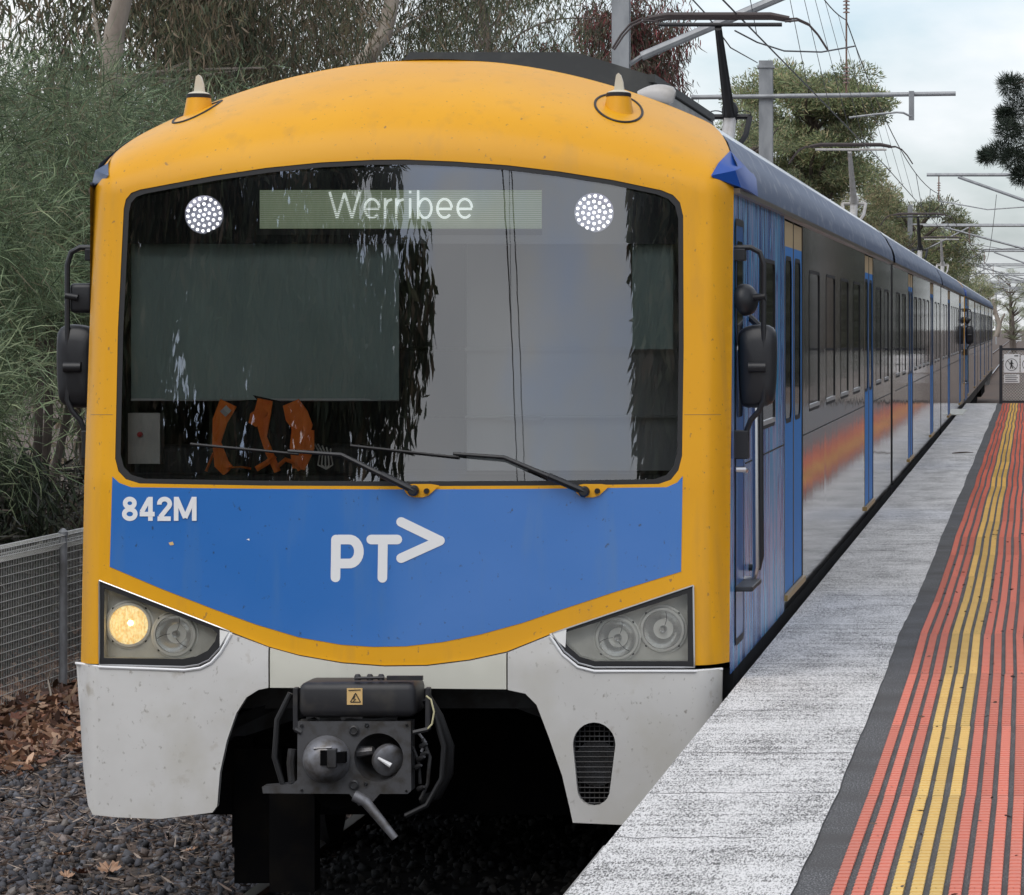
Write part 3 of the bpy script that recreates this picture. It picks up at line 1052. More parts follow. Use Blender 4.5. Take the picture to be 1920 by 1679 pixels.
for r in np.linspace(-1.55, 1.55, 132):
    zt = ztop(r)
    for e in (.002, .008, .018, .032, .05, .072, .1, .13, .165, .2, .24, .28, .33, .38, .44, .5, .56, .62):
        ip.append((XC + r, zt - e))
for x in np.arange(XC - 1.3, XC + 1.31, .07):
    for z in np.arange(ZB - .3, 2.3, .07):
        ip.append((x + .01 * math.sin(z * 40), z))
patch('cab_shell', outer, 0, 'yellow', car1, holes=[WSW], pts=ip)
for q_ in ([(170, 778), (190, 778), (217, 778)], [(1283, 778), (1320, 778), (1352, 778)]):
    MB().tube([fr(u, v, -.0002) for u, v in densify(q_, 6)[:-8]], .0011, 4).build('panel_joint', 'gutter_tan', car1)
# black joint under the yellow shell
jt = MB().tube([fr(u, v + 3, .008) for u, v in yb[2:11]], .009, 6)
jt.build('shell_joint', 'rubber', car1)

# --- blue front panel
BL = [(211, 894), (224, 906), (246, 914), (500, 917), (760, 918), (1000, 917), (1250, 914), (1270, 905), (1280, 893), (1277, 1072), (1150, 1111), (1050, 1144), (980, 1168), (900, 1190), (830, 1204), (760, 1212), (700, 1213), (640, 1209), (560, 1195), (480, 1171), (400, 1142), (300, 1103), (206, 1063)]
blue = patch('blue_panel', PX(BL), -.0025, 'blue_paint', car1, step=.06, thick=.002)

# lettering on the blue panel
def flat_on_nose(name, polys, material, parent, off=-.005):
    """polys: list of (uv outline); each laid a hair further out so none coincide"""
    mb = MB()
    for k, pl in enumerate(polys):
        v2, tris = triangulate(densify(pl, 12))
        w3 = [fr(u, v, off - .0004 * k) for u, v in v2]
        ts = []
        for t in tris:
            a, b, c = (Vector(w3[i]) for i in t)
            ts.append(t if (b - a).cross(c - a).y < 0 else t[::-1])
        mb.add(w3, ts)
    return mesh_obj(name, mb.v, mb.f, material, parent)
def stroke(pts, w_, n=8, butt=False):
    """round-capped stroke outline"""
    Lft, Rgt = [], []
    m = len(pts)
    for i, p in enumerate(pts):
        a = pts[max(i - 1, 0)]; b = pts[min(i + 1, m - 1)]
        d1 = (p[0] - a[0], p[1] - a[1]); d2 = (b[0] - p[0], b[1] - p[1])
        l1, l2 = math.hypot(*d1) or 1, math.hypot(*d2) or 1
        n1 = (-d1[1] / l1, d1[0] / l1) if i > 0 else (-d2[1] / l2, d2[0] / l2)
        n2 = (-d2[1] / l2, d2[0] / l2) if i < m - 1 else n1
        mm = (n1[0] + n2[0], n1[1] + n2[1]); lm = math.hypot(*mm)
        mm = (mm[0] / lm, mm[1] / lm); k = 1 / max(.35, mm[0] * n1[0] + mm[1] * n1[1])
        Lft.append((p[0] + mm[0] * w_ * k, p[1] + mm[1] * w_ * k)); Rgt.append((p[0] - mm[0] * w_ * k, p[1] - mm[1] * w_ * k))
    if butt:
        return Lft + Rgt[::-1]
    def cap(p, q, c):
        a0 = math.atan2(p[1] - c[1], p[0] - c[0])
        return [(c[0] + w_ * math.cos(a0 - math.pi * k / n), c[1] + w_ * math.sin(a0 - math.pi * k / n)) for k in range(1, n)]
    return Lft + cap(Lft[-1], Rgt[-1], pts[-1]) + Rgt[::-1] + cap(Rgt[0], Lft[0], pts[0])
bowl = [(634, 1012), (652, 1012)] + [(655 + 18 * math.sin(t), 1034.5 - 22.5 * math.cos(t)) for t in np.linspace(.15, math.pi - .15, 12)] + [(652, 1057), (634, 1057)]
arrow = [(752, 979), (824, 1013), (752, 1046)]
flat_on_nose('operator_logo', [stroke([(630, 1012), (629, 1083)], 9), stroke(bowl, 9), stroke([(696, 1012), (745, 1012)], 9), stroke([(718, 1016), (717, 1084)], 9),
                               stroke([(752, 979), (822, 1013)], 9), stroke([(825, 1014), (752, 1047)], 9)], 'white_paint', blue, -.0034)['label'] = 'white PT arrow logo'

def arc_pts(cx, cy, rx, ry, a0, a1, n=14):
    return [(cx + rx * math.cos(R(a0 + (a1 - a0) * k / (n - 1))), cy + ry * math.sin(R(a0 + (a1 - a0) * k / (n - 1)))) for k in range(n)]
def ring_strokes(cx, cy, rx, ry):
    return [arc_pts(cx, cy, rx, ry, 0, 184, 14), arc_pts(cx, cy, rx, ry, 180, 364, 14)]
def lay(strokes, u, v, sx, sy, w_, butt=True):
    return [stroke([(u + x * sx, v - y * sy) for x, y in st], w_, butt=butt) for st in strokes]
NUM = []
for k, (st, adv) in enumerate(((ring_strokes(.29, .735, .165, .175) + ring_strokes(.29, .285, .195, .195), 0),
                 ([[(.40, 0), (.40, 1)], [(.36, .93), (.09, .36)], [(.02, .28), (.55, .28)]], .62),
                 ([arc_pts(.28, .71, .185, .2, 190, -35, 14) + [(.13, .16)], [(.03, .09), (.5, .09)]], 1.24),
                 ([[(.09, 0), (.09, 1)], [(.73, 0), (.73, 1)], [(.10, .97), (.41, .12)], [(.41, .12), (.72, .97)]], 1.84))):
    NUM += lay([[(x + adv, y) for x, y in q] for q in st], 228, 977, 53, 45, 4.3)
flat_on_nose('car_number', NUM, 'white_paint', blue, -.0034)['label'] = 'white car number 842M'
# bug spot and chips
flat_on_nose('paint_chip', [[(316, 1018), (324, 1016), (326, 1022), (319, 1023)]], 'sticker', blue, -.0045)
flat_on_nose('paint_chip', [[(462, 1012), (467, 1010), (468, 1014)]], 'white_paint', blue, -.0034)

# --- windscreen: frit, glass, header, blind, interior
WSI = [(u + (760 - u) * .018, v + (610 - v) * .03) for u, v in WS]
patch('windscreen_seal', WSW, .004, 'rubber', car1, holes=[PX(WSI)], step=.2)
ws = patch('windscreen', PX(WSI), .006, 'windscreen_glass', car1, step=.05)
hd = [(p[0], p[1]) for p in WSI]
head = [p for p in hd if p[1] < 440]
head = [(235, 455)] + head[0:] + [(1272, 455)]
head = sorted([p for p in hd if p[1] < 420], key=lambda p: p[0])
head_poly = [(head[0][0], 458)] + head + [(head[-1][0], 458)]
header = patch('header_band', [fxz(u, v, .03) for u, v in head_poly], .03, 'black_gloss', car1, step=.15)
def slab(name, u0, u1, v0, v1, off, material, parent, thick=.02):
    q = [fr(u0, v1, off), fr(u1, v1, off), fr(u1, v0, off), fr(u0, v0, off)]
    q2 = [(a, b + thick, c) for a, b, c in q]
    return MB().add(q + q2, [(0, 1, 2, 3), (4, 7, 6, 5), (0, 4, 5, 1), (1, 5, 6, 2), (2, 6, 7, 3), (3, 7, 4, 0)]).build(name, material, parent)
def rect_uv(u0, u1, v0, v1):
    return [(u0, v1), (u1, v1), (u1, v0), (u0, v0)]
sign = patch('destination_display', [fxz(u, v, .024) for u, v in rect_uv(487, 1016, 357, 429)], .024, 'display_panel', car1, step=.1)
sl_ = []
for k in range(18):
    v_ = 358.5 + k * 3.94
    sl_.append(rect_uv(487.5, 1015.5, v_, v_ + 1.3))
flat_on_nose('matrix_rows', sl_, 'lamp_housing', sign, .0225)
def el(u0, u1):
    c, r = (u0 + u1) / 2, (u1 - u0) / 2 - 2
    return [[(c + r * math.cos(R(a)), 391 - 17.5 * math.sin(R(a))) for a in np.linspace(4, 318, 18)], [(c - r, 392), (c + r, 392)]]
TX = [[(618, 360), (632, 409)], [(632, 409), (646, 362)], [(646, 362), (660, 409)], [(660, 409), (674, 360)]] + el(682, 713)
TX += [[(722, 372), (722, 411)], [(723, 386), (727, 377), (735, 374)], [(743, 372), (743, 411)], [(744, 386), (748, 377), (757, 374)], [(769, 372), (769, 411)], [(769, 358), (769, 363)],
       [(784, 357), (784, 411)], [(797 + 12 * math.cos(R(a)), 391 - 18 * math.sin(R(a))) for a in np.linspace(170, -170, 20)]] + el(818, 849) + el(856, 887)
flat_on_nose('destination_text', [stroke(t_, 2.3, butt=True) for t_ in TX], 'display_text', sign, .0215)['label'] = 'destination text Werribee'
patch('display_ledge', [fxz(u, v, .026) for u, v in rect_uv(480, 1016, 431, 441)], .026, 'cab_dark', sign, step=.1)

def led_lamp(u, v, r):
    c = fr(u, v, .02)
    px_m = FPX / c[1]
    rad = r / px_m
    lamp = MB().lathe((c[0], c[1], c[2]), (0, -1, 0), [(0, rad), (.004, rad), (.0041, 0)], 32).build('led_lamp', 'led_base', car1)
    dots = MB()
    rings = [(0, 1), (.27, 6), (.53, 12), (.80, 18)]
    for rr, k in rings:
        for j in range(k):
            a = 2 * math.pi * j / k + rr
            cx_, cz_ = c[0] + rr * rad * 1.06 * math.cos(a), c[2] + rr * rad * 1.06 * math.sin(a)
            dots.add([(cx_ + .08 * rad * math.cos(2 * math.pi * q / 10), c[1] - .0055, cz_ + .08 * rad * math.sin(2 * math.pi * q / 10)) for q in range(10)], [tuple(range(10))])
    dots.build('led_array', 'led_white', lamp, kind='stuff')
led_lamp(383, 403, 36)
led_lamp(1114, 399, 37)

# roller blind with soft diagonal folds
bv, bf = [], []
nu, nv = 40, 24
for j in range(nv + 1):
    for i in range(nu + 1):
        u, v = 246 + 502 * i / nu, 450 + 300 * j / nv
        s_ = i / nu * 1.0 - j / nv * .5
        off = .15 + .012 * math.sin(s_ * 9) * (j / nv) + .006 * math.sin(s_ * 23)
        bv.append(fr(u, v, off))
for j in range(nv):
    for i in range(nu):
        a = j * (nu + 1) + i
        bf.append((a, a + nu + 1, a + nu + 2, a + 1))
bl = mesh_obj('roller_blind', bv, bf, 'blind', car1, smooth=True)
MB().tube([fr(246, 750, .15), fr(497, 750, .15), fr(748, 750, .15)], .006, 8).build('hem_bar', 'cab_grey', bl)
slab('small_blind', 1185, 1262, 458, 655, .13, 'blind', car1, .004)

# cab room
cb = MB()
x0, x1 = XC - 1.42, XC + 1.42
cb.add([(x0, 21.6, .5), (x1, 21.6, .5), (x1, 21.6, 2.45), (x0, 21.6, 2.45)], [(0, 1, 2, 3)])
cb.build('cab_back_wall', 'cab_grey', car1)
cb = MB()
cb.box(x0, x1, 19.9, 21.6, .4, .5); cb.box(x0, x1, 20.2, 21.6, 2.45, 2.5); cb.box(x0 - .02, x0, 20.2, 21.6, .4, 2.3); cb.box(x1, x1 + .02, 20.2, 21.6, .4, 2.3)
cb.box(x0, XC + .05, 21.5, 21.55, .5, 2.45)
cb.build('cab_lining', 'cab_dark', car1)
d0 = fr(760, 895, .05)
cb = MB().box(x0 + .02, x1 - .02, 19.72, 20.25, .75, d0[2] + .01, bev=.02)
cb.box(XC - 1.35, XC - .2, 19.95, 20.3, .9, 1.12, bev=.03)
cb.build('dashboard', 'cab_dark', car1)
slab('control_box', 240, 300, 775, 870, .22, 'lamp_housing', car1, .1)
MB().lathe(fr(263, 815, .215), (0, -1, 0), [(0, .013), (.015, .013), (.018, .004)], 14).build('stop_button', 'red_plastic', car1)
sh = MB()
for (u0, u1, v0, v1) in ((752, 1270, 652, 658), (752, 1270, 780, 784), (940, 1018, 782, 788)):
    a, b = px(u0, v1, 21.5), px(u1, v0, 21.5)
    sh.box(a[0], b[0], 21.5, 21.58, a[2], b[2])
sh.build('wall_rails', 'cab_grey', car1)

# hi-vis vest hanging behind the windscreen
vest = empty('hi_vis_vest', fr(490, 885, .2))
tag(vest, 'orange and black hi-vis vest hanging under the blind inside the cab', 'vest')
def ribbon(name, pts, wd, mtl, off=.2):
    off -= .09
    mb = MB()
    n = len(pts)
    ring = []
    for i, (u, v) in enumerate(pts):
        a = pts[max(i - 1, 0)]; b = pts[min(i + 1, n - 1)]
        dx, dv = b[0] - a[0], b[1] - a[1]
        l = math.hypot(dx, dv)
        w_ = wd[i] if isinstance(wd, (list, tuple)) else wd
        nx, nv_ = -dv / l * w_, dx / l * w_
        o_ = off + .012 * math.sin(i * 1.7)
        ring.append((fr(u + nx, v + nv_, o_), fr(u, v, o_ - .01), fr(u - nx, v - nv_, o_ + .004)))
    vs = [p for r in ring for p in r] + [(p[0], p[1] + .012, p[2]) for r in ring for p in r]
    k = 3 * n
    fs = []
    for i in range(n - 1):
        for j in range(2):
            a = 3 * i + j
            fs += [(a, a + 1, a + 4, a + 3), (k + a, k + a + 3, k + a + 4, k + a + 1)]
        for j in (0, 2):
            a = 3 * i + j
            fs.append((a, a + 3, k + a + 3, k + a))
    mb.add(vs, fs)
    return mb.build(name, mtl, vest, smooth=True)
ribbon('torso_panel', [(492, 745), (480, 800), (485, 880)], [70, 72, 66], 'vest_black', .24)
ribbon('strap', [(428, 756), (412, 790), (406, 830), (415, 870), (428, 884)], [17, 14, 8, 14, 12], 'hi_vis', .21)
ribbon('strap', [(497, 750), (492, 775), (494, 820), (505, 850), (520, 885)], [14, 16, 6, 7, 6], 'hi_vis', .205)
ribbon('pouch', [(495, 768), (480, 785), (473, 797)], [9, 14, 8], 'hi_vis', .195)
ribbon('strap', [(545, 755), (556, 780), (566, 800), (562, 830)], [16, 22, 20, 14], 'hi_vis', .21)
ribbon('pocket', [(568, 806), (566, 840), (560, 880)], [21, 23, 12], 'hi_vis', .195)
ribbon('cord', [(400, 850), (392, 870), (386, 884)], 2.2, 'hi_vis', .2)
ribbon('cord', [(480, 880), (500, 868), (515, 855)], 5, 'hi_vis', .19)
ribbon('cord', [(520, 875), (535, 862), (552, 868), (562, 882)], 4, 'hi_vis', .19)
ribbon('cord', [(425, 878), (450, 876), (470, 879)], 1.8, 'hi_vis', .2)
ribbon('grey_tag', [(418, 766), (428, 776)], 8, 'cab_grey', .19)
vk = MB()
for k in range(5):
    vk.tube([fr(588 + 8 * k, 830 + 3 * k, .2), fr(600 + 5 * k, 850, .19), fr(596 + 7 * k, 872, .2), fr(612, 880, .2)], .004, 5)
vk.build('rope', 'lamp_housing', vest)

# --- wipers
def wiper(pv, elbow, tip, blade, hub):
    w_ = MB()
    w_.tube([fr(*pv, -.05), fr((pv[0] * .55 + elbow[0] * .45), pv[1] * .55 + elbow[1] * .45, -.06)], .017, 8)
    w_.tube([fr((pv[0] * .55 + elbow[0] * .45), pv[1] * .55 + elbow[1] * .45, -.06), fr(*elbow, -.055), fr(*tip, -.04)], [.013, .010, .008], 8)
    wp = w_.build('wiper', 'black_plastic', car1, smooth=True)
    MB().tube([fr(*blade[0], -.012), fr(*blade[1], -.012)], .007, 6).build('blade', 'rubber', wp)
    MB().lathe(fr(*pv, -.02), (0, -1, 0), [(0, .026), (.03, .026), (.045, .018)], 16).build('spindle', 'black_plastic', wp, smooth=True)
    u, v = hub
    pl = [(u - 32, 908), (u + 38, 908), (u + 28, 918), (u + 12, 933), (u - 18, 933), (u - 30, 922)]
    flat_on_nose('mount_plate', [chaikin(pl, 1)], 'yellow', wp, -.012)
    MB().lathe(fr(u + 12, 921, -.012), (0, -1, 0), [(0, .014), (.02, .012)], 10).build('nozzle', 'rubber', wp)
wiper((776, 920), (640, 853), (540, 846), ((357, 833), (560, 852)), (788, 920))
wiper((1096, 922), (945, 858), (850, 851), ((657, 836), (860, 858)), (1108, 922))

# --- headlights
def headlight(outer_px, lens_px, lamps, lit, tip):
    O, Lx = PX(outer_px), PX(lens_px)
    hl = patch('headlight', O, -.008, 'rubber', car1, holes=[Lx], step=.2, thick=.05)
    # thin bright trim line round the outside
    oc = [fr(u, v, -.012) for u, v in densify(outer_px, 25)]
    MB().tube(oc + [oc[0]], .0045, 6, False).build('chrome_trim', 'silver', hl, smooth=True)
    patch('housing', O, .075, 'lamp_housing', hl, step=.2, dens=.02, holes=[[fxz(u + r * 1.06 * math.cos(2 * math.pi * k / 28), v + r * 1.06 * math.sin(2 * math.pi * k / 28), .075) for k in range(28)] for u, v, r in lamps])
    # inner wall
    Lp = [fr(u, v, -.006) for u, v in lens_px]
    n = len(Lp)
    wl = MB().add(Lp + [(a, b + .09, c) for a, b, c in Lp], [(i, (i + 1) % n, (i + 1) % n + n, i + n) for i in range(n)])
    wl.build('housing_wall', 'lamp_housing', hl)
    for k, (u, v, r) in enumerate(lamps):
        c = fr(u, v, .055)
        rad = r * c[1] / FPX
        lm = MB().lathe((c[0], c[1] + .02, c[2]), (0, -1, 0), [(-.03, rad * 1.02), (0, rad * 1.28), (.012, rad * 1.28), (.014, rad * 1.2), (.03, rad * 1.14), (.032, rad * 1.02), (.015, rad)], 36, False).build('lamp', 'lamp_bezel', hl, smooth=True)
        on = lit == k
        if on:
            MB().lathe((c[0], c[1], c[2]), (0, -1, 0), [(0, rad), (.004, rad * .98), (.012, rad * .6), (.015, .001)], 36).build('lit_lens', 'lamp_lit', lm, smooth=False)
            MB().lathe((c[0] + .01, c[1] - .016, c[2] + .01), (0, -1, 0), [(0, rad * .15), (.003, rad * .08)], 16).build('lamp_glow', 'lamp_core', lm)
            rb = MB()
            for q in range(-5, 6):
                hh = math.sqrt(max(0, 1 - (q / 6) ** 2)) * rad * .9
                rb.tube([(c[0] + q / 6 * rad, c[1] - .013, c[2] - hh), (c[0] + q / 6 * rad, c[1] - .0165, c[2]), (c[0] + q / 6 * rad, c[1] - .013, c[2] + hh)], .0022, 4)
            rb.build('lens_flutes', 'lamp_lit', lm)
        else:
            MB().lathe((c[0], c[1] + .004, c[2]), (0, -1, 0), [(-.06, rad * .12), (-.055, rad * .35), (-.04, rad * .64), (-.02, rad * .86), (.0, rad * .99)], 36, False).build('reflector', 'reflector', lm, smooth=True)
            MB().lathe((c[0], c[1] + .05, c[2]), (0, -1, 0), [(0, rad * .2), (.03, rad * .19), (.045, rad * .1)], 18).build('bulb_cap', 'silver', lm, smooth=True)
            fl = MB()
            for q in range(3 if k else 1):
                a = q * 2.1 + .9 + 2 * k
                fl.tube([(c[0] + rad * t * math.cos(a + .5 * t), c[1] - .002, c[2] + rad * t * math.sin(a + .5 * t)) for t in (.22, .5, .75, .97)], .0012, 4)
            fl.build('bulb_stay', 'steel_dark', lm)
        bo = MB()
        for q in range(4):
            a = math.pi / 4 + q * math.pi / 2
            bo.lathe((c[0] + rad * 1.2 * math.cos(a), c[1] + .006, c[2] + rad * 1.2 * math.sin(a)), (0, -1, 0), [(0, .006), (.004, .005)], 8)
        bo.build('bolts', 'steel_dark', lm, kind='stuff')
    patch('lens', [fxz(u, v) for u, v in lens_px], -.004, 'lens_glass', hl, step=.2)
    t = [fr(u, v, -.014) for u, v in tip]
    tb = MB().add(t, [tuple(range(len(t)))]).build('trim_bracket', 'lamp_bezel', hl)
    c = tip[0]
    return hl
headlight(HL_L, [(196, 1103), (398, 1179), (408, 1188), (404, 1202), (390, 1220), (368, 1231), (342, 1236), (195, 1234)], [(242, 1172, 36), (327, 1190, 35)], 0, [(412, 1181), (436, 1187), (412, 1214)])
headlight(HL_R, [(1289, 1113), (1290, 1240), (1116, 1240), (1088, 1232), (1064, 1211), (1053, 1194), (1060, 1186)], [(1242, 1181, 36), (1157, 1197, 35)], -1, [(1060, 1215), (1030, 1189), (1062, 1180)])

# --- skirt
SK = -.022
SL = [(143, 1243), (188, 1250), (346, 1256), (376, 1252), (396, 1242), (414, 1222), (433, 1189), (503, 1215), (503, 1290), (484, 1294), (462, 1308), (443, 1338), (425, 1390), (412, 1450), (407, 1512), (398, 1524), (300, 1536), (220, 1533), (174, 1528), (165, 1510), (156, 1440), (148, 1320)]
SM = [(506, 1216), (560, 1231), (640, 1245), (720, 1251), (800, 1250), (880, 1240), (949, 1225), (949, 1293), (760, 1291), (506, 1290)]
SR = [(952, 1224), (1031, 1192), (1054, 1226), (1083, 1250), (1114, 1258), (1302, 1258), (1354, 1254), (1353, 1320), (1350, 1440), (1345, 1546), (1165, 1547), (1074, 1543), (1068, 1515), (1054, 1455), (1030, 1385), (1006, 1322), (985, 1301), (952, 1294)]
stad = [(1114 + 40 * math.cos(t), 1397 - 42 * math.sin(t)) for t in np.linspace(0, math.pi, 13)] + [(1113 - 31 * math.cos(t), 1478 + 34 * math.sin(t)) for t in np.linspace(0, math.pi, 11)]
def pxo(pts, off):
    return [fxz(u, v, off) for u, v in pts]
skl = patch('skirt_panel', pxo(SL, SK), SK, 'skirt_white', car1, step=.06, thick=.05)
skm = patch('skirt_centre_panel', pxo(SM, SK), SK + .004, 'skirt_cream', car1, step=.08, thick=.05)
skr = patch('skirt_panel', pxo(SR, SK), SK, 'skirt_white', car1, holes=[pxo(stad, SK)], step=.06, thick=.05)
for k, S in enumerate((SL[0:7], SR[1:7])):      # rolled lip along the top edge
    MB().tube([fr(u, v + 1, SK - .002) for u, v in S], .008, 6).build('skirt_lip', 'white_paint', (skl, skr)[k], smooth=True)
gr = MB()
for u in np.arange(1078, 1153, 9.2):
    vs = [v for v in np.arange(1355, 1513, 2) if inside((u, v), stad)]
    if len(vs) > 3: gr.tube([fr(u, vs[0], .02), fr(u, vs[-1], .02)], .0032, 5)
for v in np.arange(1362, 1510, 9.6):
    us = [u for u in np.arange(1070, 1160, 2) if inside((u, v), stad)]
    if len(us) > 3: gr.tube([fr(us[0], v, .014), fr(us[-1], v, .014)], .0032, 5)
gr.build('horn_grille', 'steel_dark', skr, kind='stuff')
patch('grille_backing', pxo(stad, .16), .2, 'under_black', skr, step=.2)
MB().lathe(fr(1120, 1430, .1), (0, -1, 0), [(-.05, .03), (0, .05), (.04, .11)], 20).build('horn', 'steel_dark', skr, smooth=True)

# --- marker cones with aerial fins on the dome
def marker(u, v):
    c = Vector(fr(u, v))
    nrm = fnormal(c[0], c[2])
    mk = MB()
    # oval seal following the dome
    ring = []
    for k in range(40):
        a = 2 * math.pi * k / 40
        X, Z = c[0] + .115 * math.cos(a) , c[2] + .0 + .072 * math.sin(a) - .10 * (0.175 * 2 * (c[0] - XC)) * math.cos(a)
        Z = min(Z, ztop(X - XC) - .03)
        ring.append((X, YF + F(X, Z) - .006, Z))
    lower = [p for k, p in enumerate(ring)]
    body = MB()
    ax = Vector((0, .05, 1)).normalized()
    bpos = Vector((c[0], c[1] - .005, c[2] - .075))
    body.lathe(bpos, ax, [(-.01, .085), (.0, .082), (.05, .074), (.13, .060)], 28)
    b = body.build('marker_cone', 'yellow', car1, smooth=True)
    MB().tube(lower + [lower[0]], .0065, 6, False).build('oval_seal', 'rubber', b)
    top = bpos + ax * .13
    MB().lathe(top, ax, [(0, .062), (.016, .062), (.02, .058)], 28).build('dark_ring', 'rubber', b, smooth=True)
    t2 = top + ax * .02
    fin = MB().lathe(t2, ax, [(0, .056), (.006, .05), (.014, .026)], 24)
    fin.add([], [])
    prof = [(-.024, .0), (.03, 0), (.024, .045), (.012, .078), (0, .088), (-.012, .078), (-.018, .045)]
    for s_ in (0,):
        v_ = []
        for tt in (-.011, .011):
            v_ += [(t2[0] + a * .9, t2[1] + tt * 2, t2[2] + .01 + h) for a, h in prof]
        n = len(prof)
        fin.add(v_, [tuple(range(n)), tuple(range(2 * n - 1, n - 1, -1))] + [(i, (i + 1) % n, (i + 1) % n + n, i + n) for i in range(n)])
    fin.build('aerial_fin', 'fin_cream', b, smooth=True)
marker(372, 205)
marker(1160, 203)

# --- body of a car: roof, sides with real openings, doors, windows
SZ0, SZ1 = .02, 2.345
XR = XC + HW            # platform-side wall
PANE = {}
def opening_set(kind):
    if kind == 'cab':       # metres from the nose
        wins = [(2.45, 3.8), (7.4, 8.75), (9.65, 11.0), (11.9, 13.25), (14.15, 15.5), (19.15, 20.5), (21.35, 22.6)]
        doors = [(4.7, 6.62), (16.5, 18.42)]
    else:
        wins = [(1.1, 2.4), (3.3, 4.6), (8.1, 9.4), (10.2, 11.5), (12.3, 13.6), (14.4, 15.7), (19.2, 20.5), (21.3, 22.6)]
        doors = [(5.55, 7.45), (16.4, 18.3)]
    return wins, doors
GAP = .62
WZ0, WZ1 = 1.14, 2.07
DZ0, DZ1 = .115, 2.335

def ring_mesh(outer_, inner_, x):
    n = len(outer_)
    v = [(x, a, b) for a, b in outer_] + [(x, a, b) for a, b in inner_]
    return v, [(i, (i + 1) % n, (i + 1) % n + n, i + n) for i in range(n)]

def shared(key, maker):
    if key not in PANE:
        PANE[key] = maker()
    return PANE[key]

def inst(name, me, loc, parent, label=None):
    o = bpy.data.objects.new(name, me)
    COL.objects.link(o)
    attach(o, parent)
    o.location = loc
    if label: o['label'] = label
    return o

def mk_mesh(name, v, f, mtl, smooth=False):
    me = bpy.data.meshes.new(name)
    me.from_pydata(v, [], f)
    me.materials.append(M[mtl])
    return me

def window_at(car, y0, y1):
    w_ = round(y1 - y0, 2)
    def mkf():
        o_, i_ = rrect(0, w_, 0, WZ1 - WZ0, .07), rrect(.02, w_ - .02, .02, WZ1 - WZ0 - .02, .055)
        v, f = ring_mesh(o_, i_, .002)
        n = len(v)
        v += [(-.009, a, b) for (_, a, b) in v[len(o_):]]
        k = len(o_)
        f += [(k + i, k + (i + 1) % k, n + (i + 1) % k, n + i) for i in range(k)]
        return mk_mesh('window', v, f, 'rubber')
    fr_ = shared(('wf', w_), mkf)
    pn = shared(('wp', w_), lambda: mk_mesh('pane', [(-.005, a, b) for a, b in rrect(.015, w_ - .015, .015, WZ1 - WZ0 - .015, .055)], [tuple(range(20))], 'window_dark'))
    o = inst('window', fr_, (XR, y0, WZ0), car)
    p = bpy.data.objects.new('pane', pn); COL.objects.link(p); p.parent = o
    sm = shared(('ws', w_), lambda: mk_mesh('sill', *box_vf(-.009, .0035, .03, w_ - .03, .02, .045), 'window_sill'))
    p = bpy.data.objects.new('sill', sm); COL.objects.link(p); p.parent = o

def box_vf(x0, x1, y0, y1, z0, z1):
    b = MB().box(x0, x1, y0, y1, z0, z1)
    return b.v, b.f

def door_at(car, y0, y1):
    w_ = (y1 - y0) / 2
    H = DZ1 - DZ0
    hole = rrect(.17, w_ - .17, 1.03, 1.98, .1)
    def mkl():
        v2, t = triangulate([(.012, .0), (w_ - .008, .0), (w_ - .008, H - .16), (.012, H - .16)], [hole])
        v = [(-.005, a, b) for a, b in v2]
        n = len(v)
        v += [(-.03, a, b) for a, b in hole]
        return mk_mesh('door_leaf', v, t, 'door_blue')
    def mkh():
        return mk_mesh('header', [(-.005, .012, H - .16), (-.005, w_ - .008, H - .16), (-.005, w_ - .008, H - .01), (-.005, .012, H - .01)], [(0, 1, 2, 3)], 'door_beige')
    for k in (0, 1):
        lf_ = inst('door_leaf', shared(('dl', round(w_, 2)), mkl), (XR, y0 + k * w_, DZ0), car)
        for nm, me in (('header', shared(('dh', round(w_, 2)), mkh)),
                       ('pane', shared(('dp', round(w_, 2)), lambda: mk_mesh('pane', [(-.008, a, b) for a, b in rrect(.16, w_ - .16, 1.02, 1.99, .1)], [tuple(range(20))], 'window_dark'))),
                       ('pane_seal', shared(('ds', round(w_, 2)), lambda: mk_mesh('pane_seal', *ring_mesh(rrect(.145, w_ - .145, 1.005, 2.005, .11), hole, -.0035), 'rubber')))):
            p = bpy.data.objects.new(nm, me); COL.objects.link(p); p.parent = lf_
    def mkj():
        mb = MB()
        mb.box(-.014, .002, -.03, .0, 0, H); mb.box(-.014, .002, 2 * w_, 2 * w_ + .03, 0, H); mb.box(-.014, .0, w_ - .008, w_ + .012, 0, H)
        return mk_mesh('door_seal', mb.v, mb.f, 'gutter_tan')
    inst('door_seal', shared(('dj', round(w_, 2)), mkj), (XR, y0, DZ0), car)
    inst('threshold', shared(('dt', round(w_, 2)), lambda: mk_mesh('threshold', *box_vf(-.02, .02, -.02, 2 * w_ + .02, -.035, .0), 'threshold_gold')), (XR, y0, DZ0), car)

def roof_profile():
    pr = [(XC + r, ztop(r)) for r in [HW * math.sin(t) for t in np.linspace(-math.pi / 2, math.pi / 2, 49)]]
    return pr

